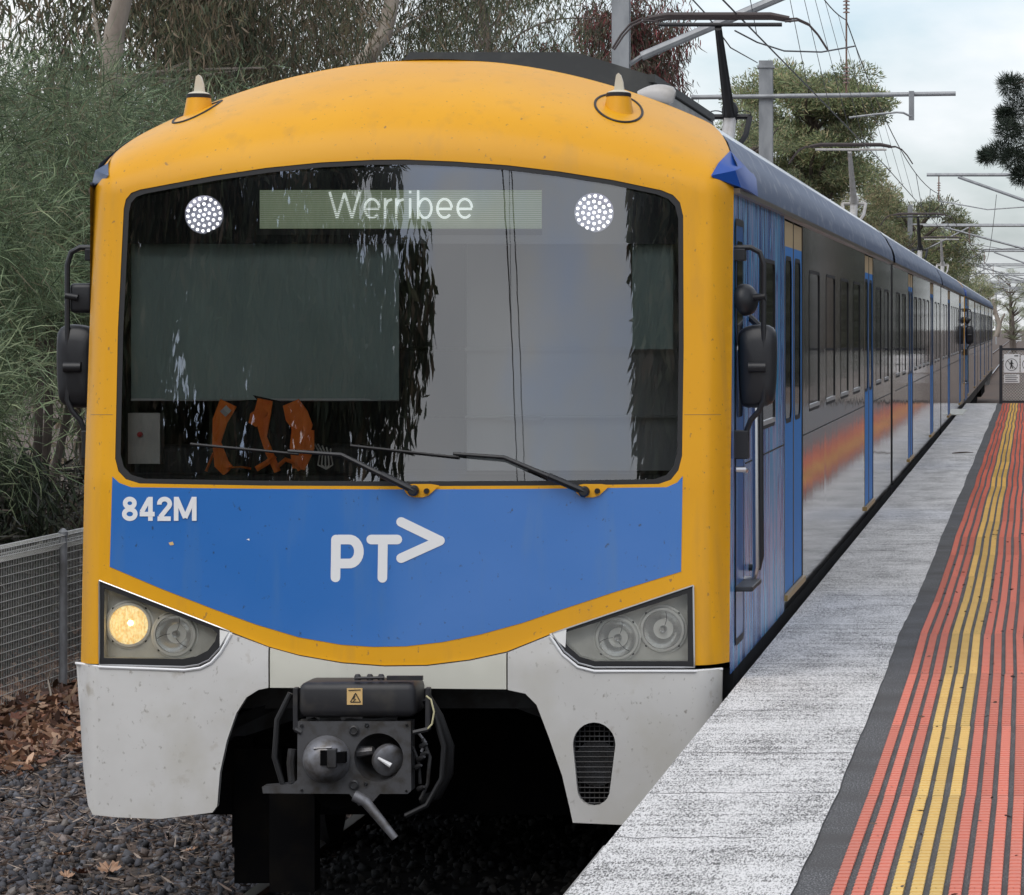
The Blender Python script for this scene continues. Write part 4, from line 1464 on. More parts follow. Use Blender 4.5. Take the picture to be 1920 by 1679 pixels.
def build_body(car, y0, length, kind, flip=False, lead=False):
    """y0: near end.  flip: cab at the far end"""
    y1 = y0 + length
    GAP = .6 if flip else .62
    ya = y0 if not (kind == 'cab' and not flip) else y0 + .45
    pr = roof_profile()
    # roof sheets
    v, f = [], []
    n = len(pr)
    for i, (x, z) in enumerate(pr):
        s0 = y0 + F(x, min(z, 3.04)) - .0 if (kind == 'cab' and not flip) else y0
        v += [(x, s0, z), (x, y1 - GAP, z)]
    for i in range(n - 1):
        f.append((2 * i, 2 * i + 1, 2 * i + 3, 2 * i + 2))
    mesh_obj('roof', v, f, 'roof_silver', car, smooth=True)
    # slate blue cantrail on the shoulder, a few mm proud, both sides
    for s_, nm in ((1, 'cantrail'), (-1, 'cantrail')):
        cv, cf = [], []
        rs = [HW + .028, HW + .022, HW + .004, HW - .03, HW - .06, HW - .1]
        zs = [2.375, 2.44, ztop(HW - .004) + .055, ztop(HW - .03) + .018, ztop(HW - .06) + .013, ztop(HW - .1) + .003]
        for r_, z in zip(rs, zs):
            cv += [(XC + s_ * r_, (y0 + max(.67, F(XC + s_ * min(r_, HW), min(z, ztop(min(r_, HW)))) + .03)) if (kind == 'cab' and not flip) else ya, z), (XC + s_ * r_, y1 - GAP, z)]
        for i in range(len(rs) - 1):
            cf.append((2 * i, 2 * i + 1, 2 * i + 3, 2 * i + 2))
        mesh_obj(nm, cv, cf, 'cantrail_slate', car, smooth=True)
        MB().box(XC + s_ * HW - .004, XC + s_ * (HW + .03), ya + .1, y1 - GAP, 2.348, 2.374).build('gutter', 'gutter_tan', car)
    # left wall, floor, ends
    mb = MB()
    mb.add([(XC - HW, ya, SZ0), (XC - HW, y1 - GAP, SZ0), (XC - HW, y1 - GAP, 2.40), (XC - HW, ya, 2.40)], [(0, 1, 2, 3)])
    mb.build('side_wall', 'body_grey', car)
    en = MB()
    en.add([(x, y1 - GAP - .01, z) for x, z in pr] + [(XR, y1 - GAP - .01, SZ0), (XC - HW, y1 - GAP - .01, SZ0)], [tuple(range(n + 2))])
    if not (kind == 'cab' and not flip):
        en.add([(x, y0 + .01, z) for x, z in pr] + [(XR, y0 + .01, SZ0), (XC - HW, y0 + .01, SZ0)], [tuple(range(n + 2))])
    en.build('end_wall', 'cab_dark', car)
    MB().box(XC - 1.0, XC + 1.0, y1 - .125, y1 + .125, .1, 2.25).build('gangway', 'rubber', car)
    MB().box(XC - HW + .02, XR - .012, ya + .25 * (kind == 'cab'), y1 - GAP - .03, -.18, SZ0).build('sole_bar', 'steel_dark', car)
    # platform-side wall with openings
    wins, doors = opening_set(kind)
    if flip:
        wins = [(length - b, length - a) for a, b in wins]
        doors = [(length - b, length - a) for a, b in doors]
    wins = [(y0 + a, y0 + b) for a, b in wins]
    doors = [(y0 + a, y0 + b) for a, b in doors]
    split = doors[0][0] - .02
    holes = [rrect(a, b, WZ0, WZ1, .07) for a, b in wins]
    dh = [[(a, DZ0), (b, DZ0), (b, DZ1), (a, DZ1)] for a, b in doors]
    def wall(name, a, b, hs, mtl):
        poly = [(a, SZ0), (b, SZ0), (b, 2.40), (a, 2.40)]
        if kind == 'cab' and not flip and a < y0 + 2:
            poly = [(y0 + F(XR, z) if z > ZB else y0 + .3, z) for z in np.linspace(SZ0, 2.40, 20)][::-1] + [(b, SZ0), (b, 2.40)]
        v2, t = triangulate(poly, hs)
        v = [(XR, p, q) for p, q in v2]
        t = [q if (Vector(v[q[1]]) - Vector(v[q[0]])).cross(Vector(v[q[2]]) - Vector(v[q[0]])).x > 0 else q[::-1] for q in t]
        for h in hs:
            k = len(v); m_ = len(h)
            v += [(XR, p, q) for p, q in h] + [(XR - .03, p, q) for p, q in h]
            t += [(k + i, k + (i + 1) % m_, k + m_ + (i + 1) % m_, k + m_ + i) for i in range(m_)]
        return mesh_obj(name, v, t, mtl, car)
    if kind == 'cab' and not flip:
        w1 = wall('side_wall', y0 + .45, split, [h for h in holes if h[0][0] < split], 'vinyl_blue')
        wall('side_wall', split, y1 - GAP, [h for h in holes if h[0][0] > split] + dh, 'body_grey')
    else:
        wall('side_wall', y0, y1 - GAP, holes + dh, 'body_grey')
    for a, b in wins: window_at(car, a, b)
    for a, b in doors: door_at(car, a, b)
    # thin joint line under the windows, between the doors
    segs_ = [ya + .9] + [e for d in doors for e in (d[0] - .04, d[1] + .04)] + [y1 - GAP - .02]
    for i in range(0, len(segs_), 2):
        if segs_[i + 1] - segs_[i] > .5:
            MB().box(XR, XR + .003, segs_[i], segs_[i + 1], 1.0, 1.008).build('panel_joint', 'rubber', car)
    # bogies
    for yb_ in (y0 + 3.9, y1 - 3.9):
        bg_ = MB().box(XC - 1.15, XC + 1.15, yb_ - .2, yb_ + .2, -.75, -.35)
        for s_ in (-1, 1):
            bg_.box(XC + s_ * 1.02 - .09, XC + s_ * 1.02 + .09, yb_ - 1.7, yb_ + 1.7, -.78, -.52, bev=.03)
            for w2 in (-1.15, 1.15):
                bg_.box(XC + s_ * 1.02 - .16, XC + s_ * 1.02 + .16, yb_ + w2 - .2, yb_ + w2 + .2, -.92, -.45, bev=.03)
                bg_.lathe((XC + s_ * 1.18, yb_ + w2 - .3, -.6), (0, 0, 1), [(0, .09), (.3, .09)], 10)
        bo = bg_.build('bogie', 'under_black', car)
        for s_ in (-1, 1):
            for w2 in (-1.15, 1.15):
                MB().lathe((XC + s_ * .75, yb_ + w2, RAILTOP + .42), (s_, 0, 0), [(0, .445), (.03, .445), (.035, .42), (.125, .41), (.13, .36), (.1, .3), (.09, .12), (.13, .1), (.14, .02)], 28).build('wheel', 'steel_dark', bo, smooth=True)
    ub = MB()
    ub.box(XC - 1.3, XC + 1.3, y0 + 6.2, y1 - 6.2, -.8, -.2)
    ub.build('underfloor_equipment', 'under_black', car)

def roof_unit(car, y0, y1, hx=1.02, zt=3.13, name='air_conditioner', lx=None):
    """dark front, grey sides, chamfered shoulders"""
    lx = lx or hx
    sec = [(-lx, 2.75), (-lx, zt - .12), (-lx * .65, zt), (.66, zt), (hx, zt - .12), (hx, 2.75)]
    dark = MB()
    dark.prism_y([(XC + a, z) for a, z in sec], y0, y1)
    u_ = dark.build(name, 'roof_box_dark', car)
    MB().box(XC + hx, XC + hx + .012, y0 + .06, y1 - .05, 2.76, zt - .17).build('side_panel', 'roof_box_grey', u_)
    MB().box(XC + hx - .01, XC + hx + .022, y0 - .01, y1, zt - .155, zt - .115).build('edge_rail', 'roof_box_dark', u_)
    return u_

def pantograph(car, yk, head_z, arm='panto_black', lower='vent_grey', fwd=1):
    """single-arm pantograph; knee at yk, head ahead of it"""
    base_y = yk - 1.5 * fwd
    P_ = empty('pantograph', (XC, yk, 2.95))
    attach(P_, car)
    P_.location = (0, 0, 0)
    P_.location = (XC, yk, 2.95)
    P_.matrix_parent_inverse = Matrix.Translation(-Vector(car.location))
    hy = yk - 1.3 * fwd
    kx = .0
    knee = (XC + kx, yk, 3.78)
    MB().tube([(XC, yk - 1.2 * fwd, 3.05), knee], [.085, .065], 10).build('lower_arm', lower, P_, smooth=True)
    MB().tube([knee, (XC - .02, hy, head_z - .1)], [.06, .035], 10).build('upper_arm', arm, P_, smooth=True)
    kn = MB().tube([(XC - .2, yk, 3.80), (XC + .2, yk, 3.80)], .028, 8)
    for s_ in (-1, 1):
        kn.tube([(XC + s_ * .2, yk, 3.8), (XC + s_ * .17, yk - .2 * fwd, 3.6), (XC + s_ * .05, yk - .35 * fwd, 3.42)], .03, 6)
        kn.tube([(XC + s_ * (.14 + .07 * math.cos(t)), yk - .02, 3.83 + .03 * math.sin(t)) for t in np.linspace(0, 6.3, 14)], .006, 5)
    kn.lathe((XC, yk, 3.74), (0, 0, 1), [(0, .07), (.14, .085), (.2, .06)], 12)
    kn.build('knee_joint', arm, P_, smooth=True)
    for k, dy in enumerate((-.17, .17)):
        z = head_z
        MB().tube([(XC - .68, hy + dy, z - .02), (XC - .5, hy + dy, z + .012), (XC + .5, hy + dy, z + .012), (XC + .68, hy + dy, z - .02)], [.02, .026, .026, .02], 8).build('contact_strip', 'panto_rust', P_, smooth=True)
    MB().tube([(XC - .6, hy, head_z - .07), (XC + .6, hy, head_z - .07)], .02, 8).build('head_beam', arm, P_, smooth=True)
    for s_ in (-1, 1):
        hp = [(.62, -.03), (.75, -.02), (.86, -.07), (.95, -.17), (1.04, -.31)]
        for dy in (-.15, .15):
            MB().tube([(XC + s_ * a, hy + dy * (1 - (a - .62)), head_z + b) for a, b in hp], .011, 6).build('horn', 'panto_rust', P_, smooth=True)
    MB().box(XC - .6, XC + .6, yk - 1.6, yk + .3, 2.98, 3.06).build('base_frame', 'roof_box_dark', P_)
    return P_

CL = 23.86
build_body(car1, YF, CL, 'cab', lead=True)
roof_unit(car1, 21.2, 25.2, 1.05, 3.115, lx=.3)
roof_unit(car1, 30.5, 33.2, .95, 3.10, 'roof_equipment')
roof_unit(car1, 35.6, 38.2, .95, 3.10, 'roof_equipment')
pantograph(car1, 41.2, 4.70)
# rounded vent behind the marker cone
vt = MB()
p0, p1 = px(1196, 178, 21.05), px(1265, 182, 21.05)
secs = []
for t in np.linspace(0, 1, 12):
    w_ = .042 * math.sin(math.pi * min(1, .08 + t * .6)) + .008 if t < .95 else .03
    secs.append(((p0[0] + (p1[0] - p0[0]) * t, 21.05, p0[2] + (p1[2] - p0[2]) * t + .012 * math.sin(t * 3)), w_))
vt.tube([s[0] for s in secs], [s[1] for s in secs], 14)
vt.build('roof_vent', 'vent_grey', car1, smooth=True)
# blue scoops on both shoulders
def scoop(s_):
    m_ = lambda p: p if s_ > 0 else (2 * XC - p[0], p[1], p[2])
    wd = 1 if s_ > 0 else .5
    A = [fr(1333, 330, -.012), fr(1347, 306, -.03), fr(1369, 283, -.035), (XR - .1, YF + 1.9, ztop(HW - .1) + .006)]
    B = [fr(1334, 332, -.012), (XR + .035 * wd, YF + .55, 2.378), (XR + .05 * wd, YF + .85, 2.374), (XR + .03 * wd, YF + 1.9, 2.374)]
    C = [fr(1336, 329, -.016)] + [tuple((A[i][j] + B[i][j]) / 2 + (.03 * wd, -.03, .022)[j] for j in range(3)) for i in (1, 2)] + [(XR + .02 * wd, YF + 1.9, 2.47)]
    vs = [m_(p) for r_ in (A, C, B) for p in r_]
    fs = [(r_ * 4 + i, r_ * 4 + i + 1, r_ * 4 + i + 5, r_ * 4 + i + 4) for r_ in (0, 1) for i in range(3)]
    vs += [m_((XR - .02, YF + .6, 2.372)), m_((XR - .02, YF + 1.9, 2.372))]
    fs += [(8, 9, 12), (9, 10, 12), (10, 11, 13, 12)]
    return MB().add(vs, fs).build('shoulder_scoop', 'blue_cowl' if s_ > 0 else 'cantrail_slate', car1, smooth=True)
scoop(1); scoop(-1)

# cab side door, handrails, steps, brackets
dv = MB()
dv.add([(XR + .004, y, z) for y, z in rrect(20.12, 20.66, .16, 2.2, .05)], [tuple(range(20))])
dr = dv.build('cab_door', 'blue_paint', car1)
dv = MB(); dv.add([(XR + .0065, y, z) for y, z in rrect(20.2, 20.6, 1.25, 2.12, .05)], [tuple(range(20))]); dv.build('pane', 'window_dark', dr)
rm = ring_mesh(rrect(20.09, 20.69, .13, 2.23, .06), rrect(20.125, 20.655, .165, 2.195, .05), XR + .006)
mesh_obj('door_seal', rm[0], rm[1], 'rubber', dr)
MB().tube([(XR + .01, 20.05, 1.0), (XR + .05, 20.06, 1.0), (XR + .05, 20.16, .99)], .014, 8).build('handle', 'silver', dr, smooth=True)
for (y, z0, z1, mtl, rr_) in ((20.78, .42, 1.62, 'silver', .017), (21.12, .46, 1.75, 'black_plastic', .019)):
    MB().tube([(XR, y, z1), (XR + .055, y, z1 - .05), (XR + .06, y, z0 + .06), (XR + .05, y, z0), (XR, y, z0)], rr_, 8).build('handrail', mtl, car1, smooth=True)
MB().box(XR, XR + .09, 20.1, 20.75, .40, .425, bev=.006).build('step', 'steel_dark', car1)
text_y = MB()

def mirrors(s_):
    """rear-view mirrors on a bent tube; s_=1 platform side"""
    X = lambda a: XC + s_ * (HW + a)
    y = 20.12
    mr = empty('mirror_assembly', (X(0), y, 1.3))
    attach(mr, car1); mr.location = (X(0), y, 1.3); mr.matrix_parent_inverse = Matrix.Translation(-Vector(car1.location))
    MB().box(min(X(-.03), X(.055)), max(X(-.03), X(.055)), y - .05, y + .05, 2.02, 2.08, bev=.006).build('bracket', 'black_plastic', mr)
    MB().box(min(X(-.03), X(.07)), max(X(-.03), X(.07)), y - .05, y + .05, 1.05, 1.19, bev=.006).build('bracket', 'black_plastic', mr)
    tb = [(0, 2.085), (.08, 2.085), (.125, 2.06), (.143, 2.0), (.143, 1.34), (.12, 1.285), (.08, 1.24), (.06, 1.19), (.055, 1.1)]
    MB().tube([(X(a), y - .03, z) for a, z in tb], .0135, 8).build('tube', 'black_plastic', mr, smooth=True)
    # large housing
    hs = MB()
    n = 28
    poly = chaikin([(.018, 1.70), (.195, 1.715), (.205, 1.6), (.20, 1.40), (.185, 1.305), (.04, 1.295), (.02, 1.34), (.012, 1.6)], 2)
    cxm, czm = .108, 1.505
    vs, fs = [], []
    lay = [(.0, 1.0, .05), (1, 1.0, .0), (2, .97, -.03), (3, .86, -.05), (4, .6, -.062), (5, .2, -.066)]
    m_ = len(poly)
    for (_, k, dy) in lay:
        vs += [(X(cxm + (a - cxm) * k), y + .02 + dy, czm + (z - czm) * k) for a, z in poly]
    for l in range(len(lay) - 1):
        for i in range(m_):
            fs.append((l * m_ + i, l * m_ + (i + 1) % m_, (l + 1) * m_ + (i + 1) % m_, (l + 1) * m_ + i))
    fs.append(tuple(range((len(lay) - 1) * m_, len(lay) * m_)))
    hs.add(vs, fs)
    big = hs.build('mirror_housing', 'black_plastic', mr, smooth=True)
    mesh_obj('mirror_glass', [(X(cxm + (a - cxm) * .97), y + .068, czm + (z - czm) * .97) for a, z in poly], [tuple(range(m_))], 'reflector', big)
    MB().tube([(X(.07), y - .055, 1.50), (X(.155), y - .055, 1.50)], .026, 10).build('clamp', 'black_plastic', mr, smooth=True)
    # small round mirror, turned edge-on (platform side) or face-on (far side)
    if s_ > 0:
        MB().lathe((X(.055), y, 1.83), (-.8, .55, -.12), [(-.05, .012), (-.04, .05), (-.015, .075), (.012, .08), (.016, .07)], 24).build('round_mirror', 'black_plastic', mr, smooth=True)
        MB().tube([(X(.09), y - .02, 1.84), (X(.155), y - .03, 1.845)], [.016, .022], 10).build('clamp', 'black_plastic', mr, smooth=True)
    else:
        MB().box(X(.135), X(.02), y - .03, y + .03, 1.765, 1.91, bev=.022).build('square_mirror', 'black_plastic', mr, smooth=True)
        MB().tube([(X(.09), y - .035, 1.84), (X(.15), y - .035, 1.85)], .017, 10).build('clamp', 'black_plastic', mr, smooth=True)
    return mr
mirrors(1); mirrors(-1)

# ------------------------------------------------------------------ automatic coupler
D0 = 19.15
def pxd(u, v, d=D0):
    return px(u, v, d)
cp = empty('coupler', (XC, D0, -.55))
attach(cp, car1); cp.location = (XC, D0, -.55); cp.matrix_parent_inverse = Matrix.Translation(-Vector(car1.location))
c1, c2 = (613, 1424, 45), (710, 1421, 46)
circ = lambda c, k=1.0, n=32: [(c[0] + c[2] * k * math.cos(2 * math.pi * i / n), c[1] + c[2] * k * math.sin(2 * math.pi * i / n)) for i in range(n)]
face = [(558, 1353), (770, 1353), (771, 1483), (764, 1489), (712, 1489), (695, 1508), (672, 1511), (655, 1489), (493, 1488), (491, 1476), (548, 1471), (557, 1463)]
holes_ = [circ(c2)]
v2, t = triangulate(densify(face, 20), holes_)
vs = [pxd(u, v) for u, v in v2]
t = [q if (Vector(vs[q[1]]) - Vector(vs[q[0]])).cross(Vector(vs[q[2]]) - Vector(vs[q[0]])).y < 0 else q[::-1] for q in t]
k = len(vs)
for loop in [densify(face, 20)] + holes_:
    k = len(vs); m_ = len(loop)
    vs += [pxd(u, v) for u, v in loop] + [(lambda p: (p[0], p[1] + .12, p[2]))(pxd(u, v)) for u, v in loop]
    t += [(k + i, k + (i + 1) % m_, k + m_ + (i + 1) % m_, k + m_ + i) for i in range(m_)]
fp = mesh_obj('face_plate', vs, t, 'coupler_plate', cp)
# guide cone
c = pxd(c1[0], c1[1]); r_ = c1[2] * D0 / FPX
cone = MB().lathe(c, (0, -1, 0), [(.002, r_), (.03, r_ * .97), (.07, r_ * .84), (.1, r_ * .6), (.112, r_ * .42)], 32).build('guide_cone', 'coupler_cone', cp, smooth=True)
nb = MB()
a, b = pxd(600, 1436, D0 - .13), pxd(642, 1408, D0 - .13)
nb.box(a[0], a[0] + .03, D0 - .125, D0 - .06, a[2], b[2]); nb.build('cone_slot', 'under_black', cone)
MB().box(b[0] - .03, b[0] + .01, D0 - .12, D0 - .06, a[2] + .01, b[2] - .01).build('cone_slot', 'under_black', cone)
nb = MB().box(a[0] + .03, b[0] - .03, D0 - .125, D0 - .06, a[2] - .012, b[2] + .006, bev=.004)
nb.build('cone_latch', 'steel_dark', cone)
p_, q_ = pxd(588, 1404, D0 - .1), pxd(622, 1402, D0 - .1)
MB().tube([p_, q_], .006, 6).build('cone_rib', 'coupler_cone', cone)
# cup with hook plate inside
c = pxd(c2[0], c2[1]); r2 = c2[2] * D0 / FPX
vs, fs = [], []
for (dy, k) in ((0, .999), (.06, .93), (.14, .8), (.2, .5), (.22, .05)):
    vs += [(c[0] + r2 * k * math.cos(2 * math.pi * i / 28), c[1] + dy + .002, c[2] + r2 * k * math.sin(2 * math.pi * i / 28)) for i in range(28)]
for l in range(4):
    fs += [(l * 28 + i, l * 28 + (i + 1) % 28, l * 28 + 28 + (i + 1) % 28, l * 28 + 28 + i) for i in range(28)]
cup = mesh_obj('cup', vs, fs, 'coupler_plate', cp, smooth=True)
hk = MB()
hk.lathe((c[0] + .03, c[1] + .05, c[2] - .01), (.45, -.75, -.2), [(0, .075), (.03, .075), (.04, .06), (.045, .03)], 22)
hk.tube([(c[0] - r2 * .95, c[1] + .06, c[2] + .02), (c[0] - .03, c[1] + .04, c[2] + .03)], [.028, .02], 8)
hk.build('hook_plate', 'coupler_cone', cup, smooth=True)
MB().tube([(c[0] + .0, c[1] - .015, c[2] + .0), (c[0] + .06, c[1] - .02, c[2] - .035)], [.006, .012], 8).build('link_pin', 'white_paint', cup, smooth=True)
# electric head cover on top
bx0, bx1 = pxd(561, 1345), pxd(780, 1280)
eh = MB().box(bx0[0], bx1[0], D0 - .02, D0 + .3, bx0[2], bx1[2], bev=.035).build('electric_head', 'coupler_box', cp, smooth=True)
sx0, sx1 = pxd(652, 1321), pxd(681, 1290)
st_ = MB().box(sx0[0], sx1[0], D0 - .0235, D0 - .019, sx0[2], sx1[2]).build('warning_sticker', 'sticker', eh)
st_['label'] = 'gold high-voltage warning sticker'
tri = MB()
tp = [(657, 1317), (676, 1317), (666.5, 1300)]
for i in range(3):
    a, b = pxd(*tp[i], D0 - .026 - .0003 * i), pxd(*tp[(i + 1) % 3], D0 - .026 - .0003 * i)
    quad_line(tri, (a[0], a[2]), (b[0], b[2]), .0022, D0 - .026 - .0003 * i)
a, b, c_ = pxd(668, 1304, D0), pxd(664, 1310, D0), pxd(669, 1310, D0)
quad_line(tri, (a[0], a[2]), (b[0], b[2]), .0018, D0 - .0272); quad_line(tri, (b[0], b[2]), (c_[0], c_[2]), .0014, D0 - .0275)
d_ = pxd(664, 1315, D0); quad_line(tri, (c_[0], c_[2]), (d_[0], d_[2]), .0018, D0 - .0278)
a, b = pxd(655, 1294, D0), pxd(678, 1293, D0); quad_line(tri, (a[0], a[2]), (b[0], b[2]), .0022, D0 - .0272)
tri.build('lightning_triangle', 'sign_black', st_)
lk = MB()
lk.tube([pxd(667, 1272), pxd(720, 1271)], .008, 6); lk.box(*sorted((pxd(725, 0)[0], pxd(792, 0)[0])), D0, D0 + .03, pxd(0, 1276)[2], pxd(0, 1268)[2])
for u in (670, 693, 714): lk.lathe((pxd(u, 1270)[0], D0 + .01, pxd(u, 1276)[2]), (0, 0, 1), [(0, .016), (.018, .016), (.028, .01)], 10)
lk.build('release_linkage', 'coupler_box', cp, smooth=True)
for u0, u1, e, k_ in ((549, 558, 565, 553), (797, 806, 775, 802)):
    a, b = pxd(u0, 1370), pxd(u1, 1290)
    sd = MB().box(a[0], b[0], D0 + .0, D0 + .05, a[2], b[2], bev=.004)
    sd.tube([pxd(k_, 1368), pxd(e, 1374)], .012, 6)
    sd.build('side_link', 'coupler_box', cp)
bt = MB()
for (u, v, r) in ((664, 1370, .024), (664, 1472, .024), (566, 1361, .008), (763, 1360, .006), (688, 1360, .01), (686, 1470, .008), (762, 1483, .005), (566, 1482, .006)):
    p_ = pxd(u, v)
    bt.lathe((p_[0], p_[1] + .002, p_[2]), (0, -1, 0), [(0, r), (.012, r), (.016, r * .7), (.012, r * .55)], 14)
bt.build('bolts', 'steel_dark', fp, smooth=True, kind='stuff')
MB().tube([pxd(664, 1492), pxd(684, 1502), pxd(741, 1572)], [.028, .026, .018], 12).build('release_handle', 'coupler_cone', cp, smooth=True)
MB().tube([pxd(800, 1310, D0 + .1), pxd(822, 1345, D0 + .12), pxd(842, 1400, D0 + .15), pxd(840, 1450, D0 + .18), pxd(820, 1490, D0 + .2), pxd(790, 1502, D0 + .22)], .026, 10).build('brake_hose', 'rubber', cp, smooth=True)
MB().tube([pxd(799, 1305), pxd(808, 1312), pxd(814, 1335), pxd(810, 1358), pxd(797, 1372)], .0045, 6).build('cable', 'cable_cream', cp, smooth=True)
fx = MB()
for (u, v) in ((786, 1424), (792, 1416), (780, 1440), (785, 1480), (790, 1400)):
    fx.lathe(pxd(u, v, D0 + .05), (.6, -.7, .3), [(0, .014), (.03, .012), (.05, .006)], 8)
fx.tube([pxd(774, 1400, D0 + .05), pxd(785, 1430, D0 + .06), pxd(788, 1470, D0 + .06)], .008, 6)
fx.build('hose_fittings', 'steel_dark', cp, smooth=True)
for (q_, r_, mt_) in (([(548, 1405), (545, 1430), (548, 1466)], .02, 'steel_dark'), ([(792, 1385), (806, 1420), (802, 1470), (788, 1500)], .009, 'steel_dark'),
                      ([(600, 1349), (640, 1347), (700, 1350), (745, 1347)], .011, 'steel_dark'), ([(575, 1347), (590, 1342), (600, 1349)], .008, 'coupler_cone'),
                      ([(815, 1340), (832, 1400), (828, 1460), (800, 1510), (760, 1530)], .013, 'rubber'), ([(545, 1300), (520, 1350), (515, 1420), (530, 1470)], .014, 'rubber'),
                      ([(640, 1348), (655, 1342), (680, 1344)], .014, 'coupler_cone'), ([(785, 1375), (798, 1392), (790, 1410)], .007, 'coupler_cone')):
    MB().tube([pxd(u, v, D0 + .04) for u, v in q_], r_, 8).build('pipe', mt_, cp, smooth=True)
MB().tube([(XC - .25, D0 + .12, -.45), (XC - .22, D0 + 1.2, -.4)], .12, 12).build('shank', 'under_black', cp, smooth=True)
# rail guards and pit behind the skirt
MB().box(XC - .85, XC - .62, 19.9, 20.05, -1.0, -.35).build('rail_guard', 'under_black', car1)
a = pxd(505, 1679, 19.6); b = pxd(590, 1490, 19.6)
MB().box(a[0], b[0], 19.6, 19.75, -1.0, b[2]).build('guard_post', 'under_black', car1)
a, b = pxd(435, 1590, 20.0), pxd(475, 1500, 20.0)
MB().box(a[0], b[0], 20.0, 20.1, a[2], b[2] + .3).build('guard_post', 'under_black', car1)
pit = MB()
pit.box(XC - 1.45, XC + 1.45, 20.6, 20.7, -.75, .05)
pit.box(XC - 1.4, XC + 1.4, 19.85, 23, -.02, .06)
pit.build('front_underframe', 'under_black', car1)
for s_ in (-1, 1):
    q = [(XC + s_ * .35, 20.4, -.02), (XC + s_ * 1.15, 20.0, -.3), (XC + s_ * 1.2, 20.0, -.42), (XC + s_ * .35, 20.4, -.16)]
    MB().add(q + [(x, y + .08, z) for x, y, z in q], [(0, 1, 2, 3), (4, 7, 6, 5), (0, 4, 5, 1), (2, 6, 7, 3)]).build('diagonal_brace', 'steel_dark', car1)

# ------------------------------------------------------------------ the other cars
LAB = ['second train car, dark grey, coupled right behind the leading car', 'third train car, dark grey, with the second raised pantograph', 'fourth train car with yellow cab edge and mirrors, behind the third car',
       'fifth train car, thin dark sliver far along the train', 'last train car far away beyond the platform end fence']
for k in range(1, 6):
    y0 = YF + CL * k
    c_ = empty('train_car', (XC, y0, RAILTOP))
    tag(c_, LAB[k - 1], 'train car', 'cars of the train')
    kind = 'mid' if k in (1, 4) else 'cab'
    flip = k in (2, 5)
    build_body(c_, y0, CL, kind, flip)
    if kind == 'mid':
        roof_unit(c_, y0 + 4.5, y0 + 8, .95, 3.08); roof_unit(c_, y0 + 15.5, y0 + 19, .95, 3.08)
    else:
        pk = (y0 + 21.7) if not flip else (y0 + CL - 21.7 + 1.0)
        pantograph(c_, pk, 4.74, 'panto_black' if k == 3 else 'vent_grey')
        roof_unit(c_, (y0 + 3) if not flip else (y0 + 8), (y0 + 7) if not flip else (y0 + 12), .95, 3.08)
    if flip:        # cab nose at the far end, turned round
        ce = empty('cab_end', (XC, y0 + CL, RAILTOP))
        ce.rotation_euler = (0, 0, math.pi)
        ce.scale = (.962, 1, 1)
        ce.parent = c_
        ce.matrix_parent_inverse = Matrix.Translation(-Vector(c_.location))
        for o in list(car1.children):
            if o.name.split('.')[0] in ('cab_shell', 'skirt_panel', 'blue_panel'):
                n_ = o.copy(); COL.objects.link(n_); n_.parent = ce
                n_.matrix_parent_inverse = Matrix.Translation((-XC, -YF, -RAILTOP))
    if k == 3:      # the trailing unit's own cab end: copy the yellow shell, scoops and mirrors
        for o in list(car1.children):
            nm = o.name.split('.')[0]
            if nm in ('cab_shell', 'shoulder_scoop', 'mirror_assembly', 'blue_panel', 'skirt_panel', 'handrail', 'windscreen_seal', 'header_band'):
                def cp_(o_, par):
                    n_ = o_.copy(); COL.objects.link(n_)
                    inv = o_.matrix_parent_inverse.copy(); n_.parent = par; n_.matrix_parent_inverse = inv
                    for ch_ in o_.children: cp_(ch_, n_)
                cp_(o, c_)
# ================================================================== overhead line
def mast(x, d, top, label, w_=.21, collar=True):
    m = empty('catenary_mast', (x, d, GROUND))
    tag(m, label, 'mast', 'overhead line masts')
    h = w_ / 2
    mb = MB()
    mb.box(x - h, x + h, d - h, d - h + .02, GROUND - .2, top); mb.box(x - h, x + h, d + h - .02, d + h, GROUND - .2, top)
    mb.box(x - .012, x + .012, d - h + .02, d + h - .02, GROUND - .2, top)
    mb.build('column', 'galv', m)
    if collar:
        MB().box(x - h - .03, x + h + .03, d - h - .03, d + h + .03, top - .14, top - .10).build('collar', 'galv', m)
    return m
m1 = mast(-4.97, 50, 9.0, 'grey steel mast rising behind the roof box of the leading car')
p, q = px(1203, 106, 50), px(1560, -46, 50)
MB().tube([p, q], .055, 8).build('brace', 'galv', m1, smooth=True)
MB().tube([(-4.87, 50, p[2] - .1), p], .03, 6).build('brace_foot', 'galv', m1)
m2 = mast(-5.0, 78, 6.74, 'grey steel mast with open top between pantographs and cypress', .26)
a, b = px(1296, 183, 77.8), px(1792, 176, 77.8)
MB().tube([a, b], .045, 10).build('boom', 'galv', m2, smooth=True)
a, b = px(1704, 226, 77.7), px(1714, 171, 77.7)
MB().box(a[0], b[0], 77.68, 77.76, a[2], b[2]).build('drop_bracket', 'galv', m2)
MB().tube([px(1592, 221, 77.5), px(1640, 215, 77.5), px(1682, 211, 77.5), px(1694, 212, 77.5), px(1708, 219, 77.6)], .022, 6).build('registration_arm', 'galv', m2, smooth=True)
ins = MB()
a = px(1587, 178, 77.8)
ins.tube([a, (a[0], 77.8, a[2] + 2.4)], .02, 6)
for k in range(5):
    ins.lathe((a[0], 77.8, a[2] + .22 + .07 * k), (0, 0, 1), [(0, .07), (.015, .065), (.03, .025)], 10)
for k in range(5):
    ins.lathe((a[0], 77.8, a[2] + 1.55 + .07 * k), (0, 0, 1), [(0, .07), (.015, .065), (.03, .025)], 10)
ins.build('insulator', 'insulator', m2, smooth=True)

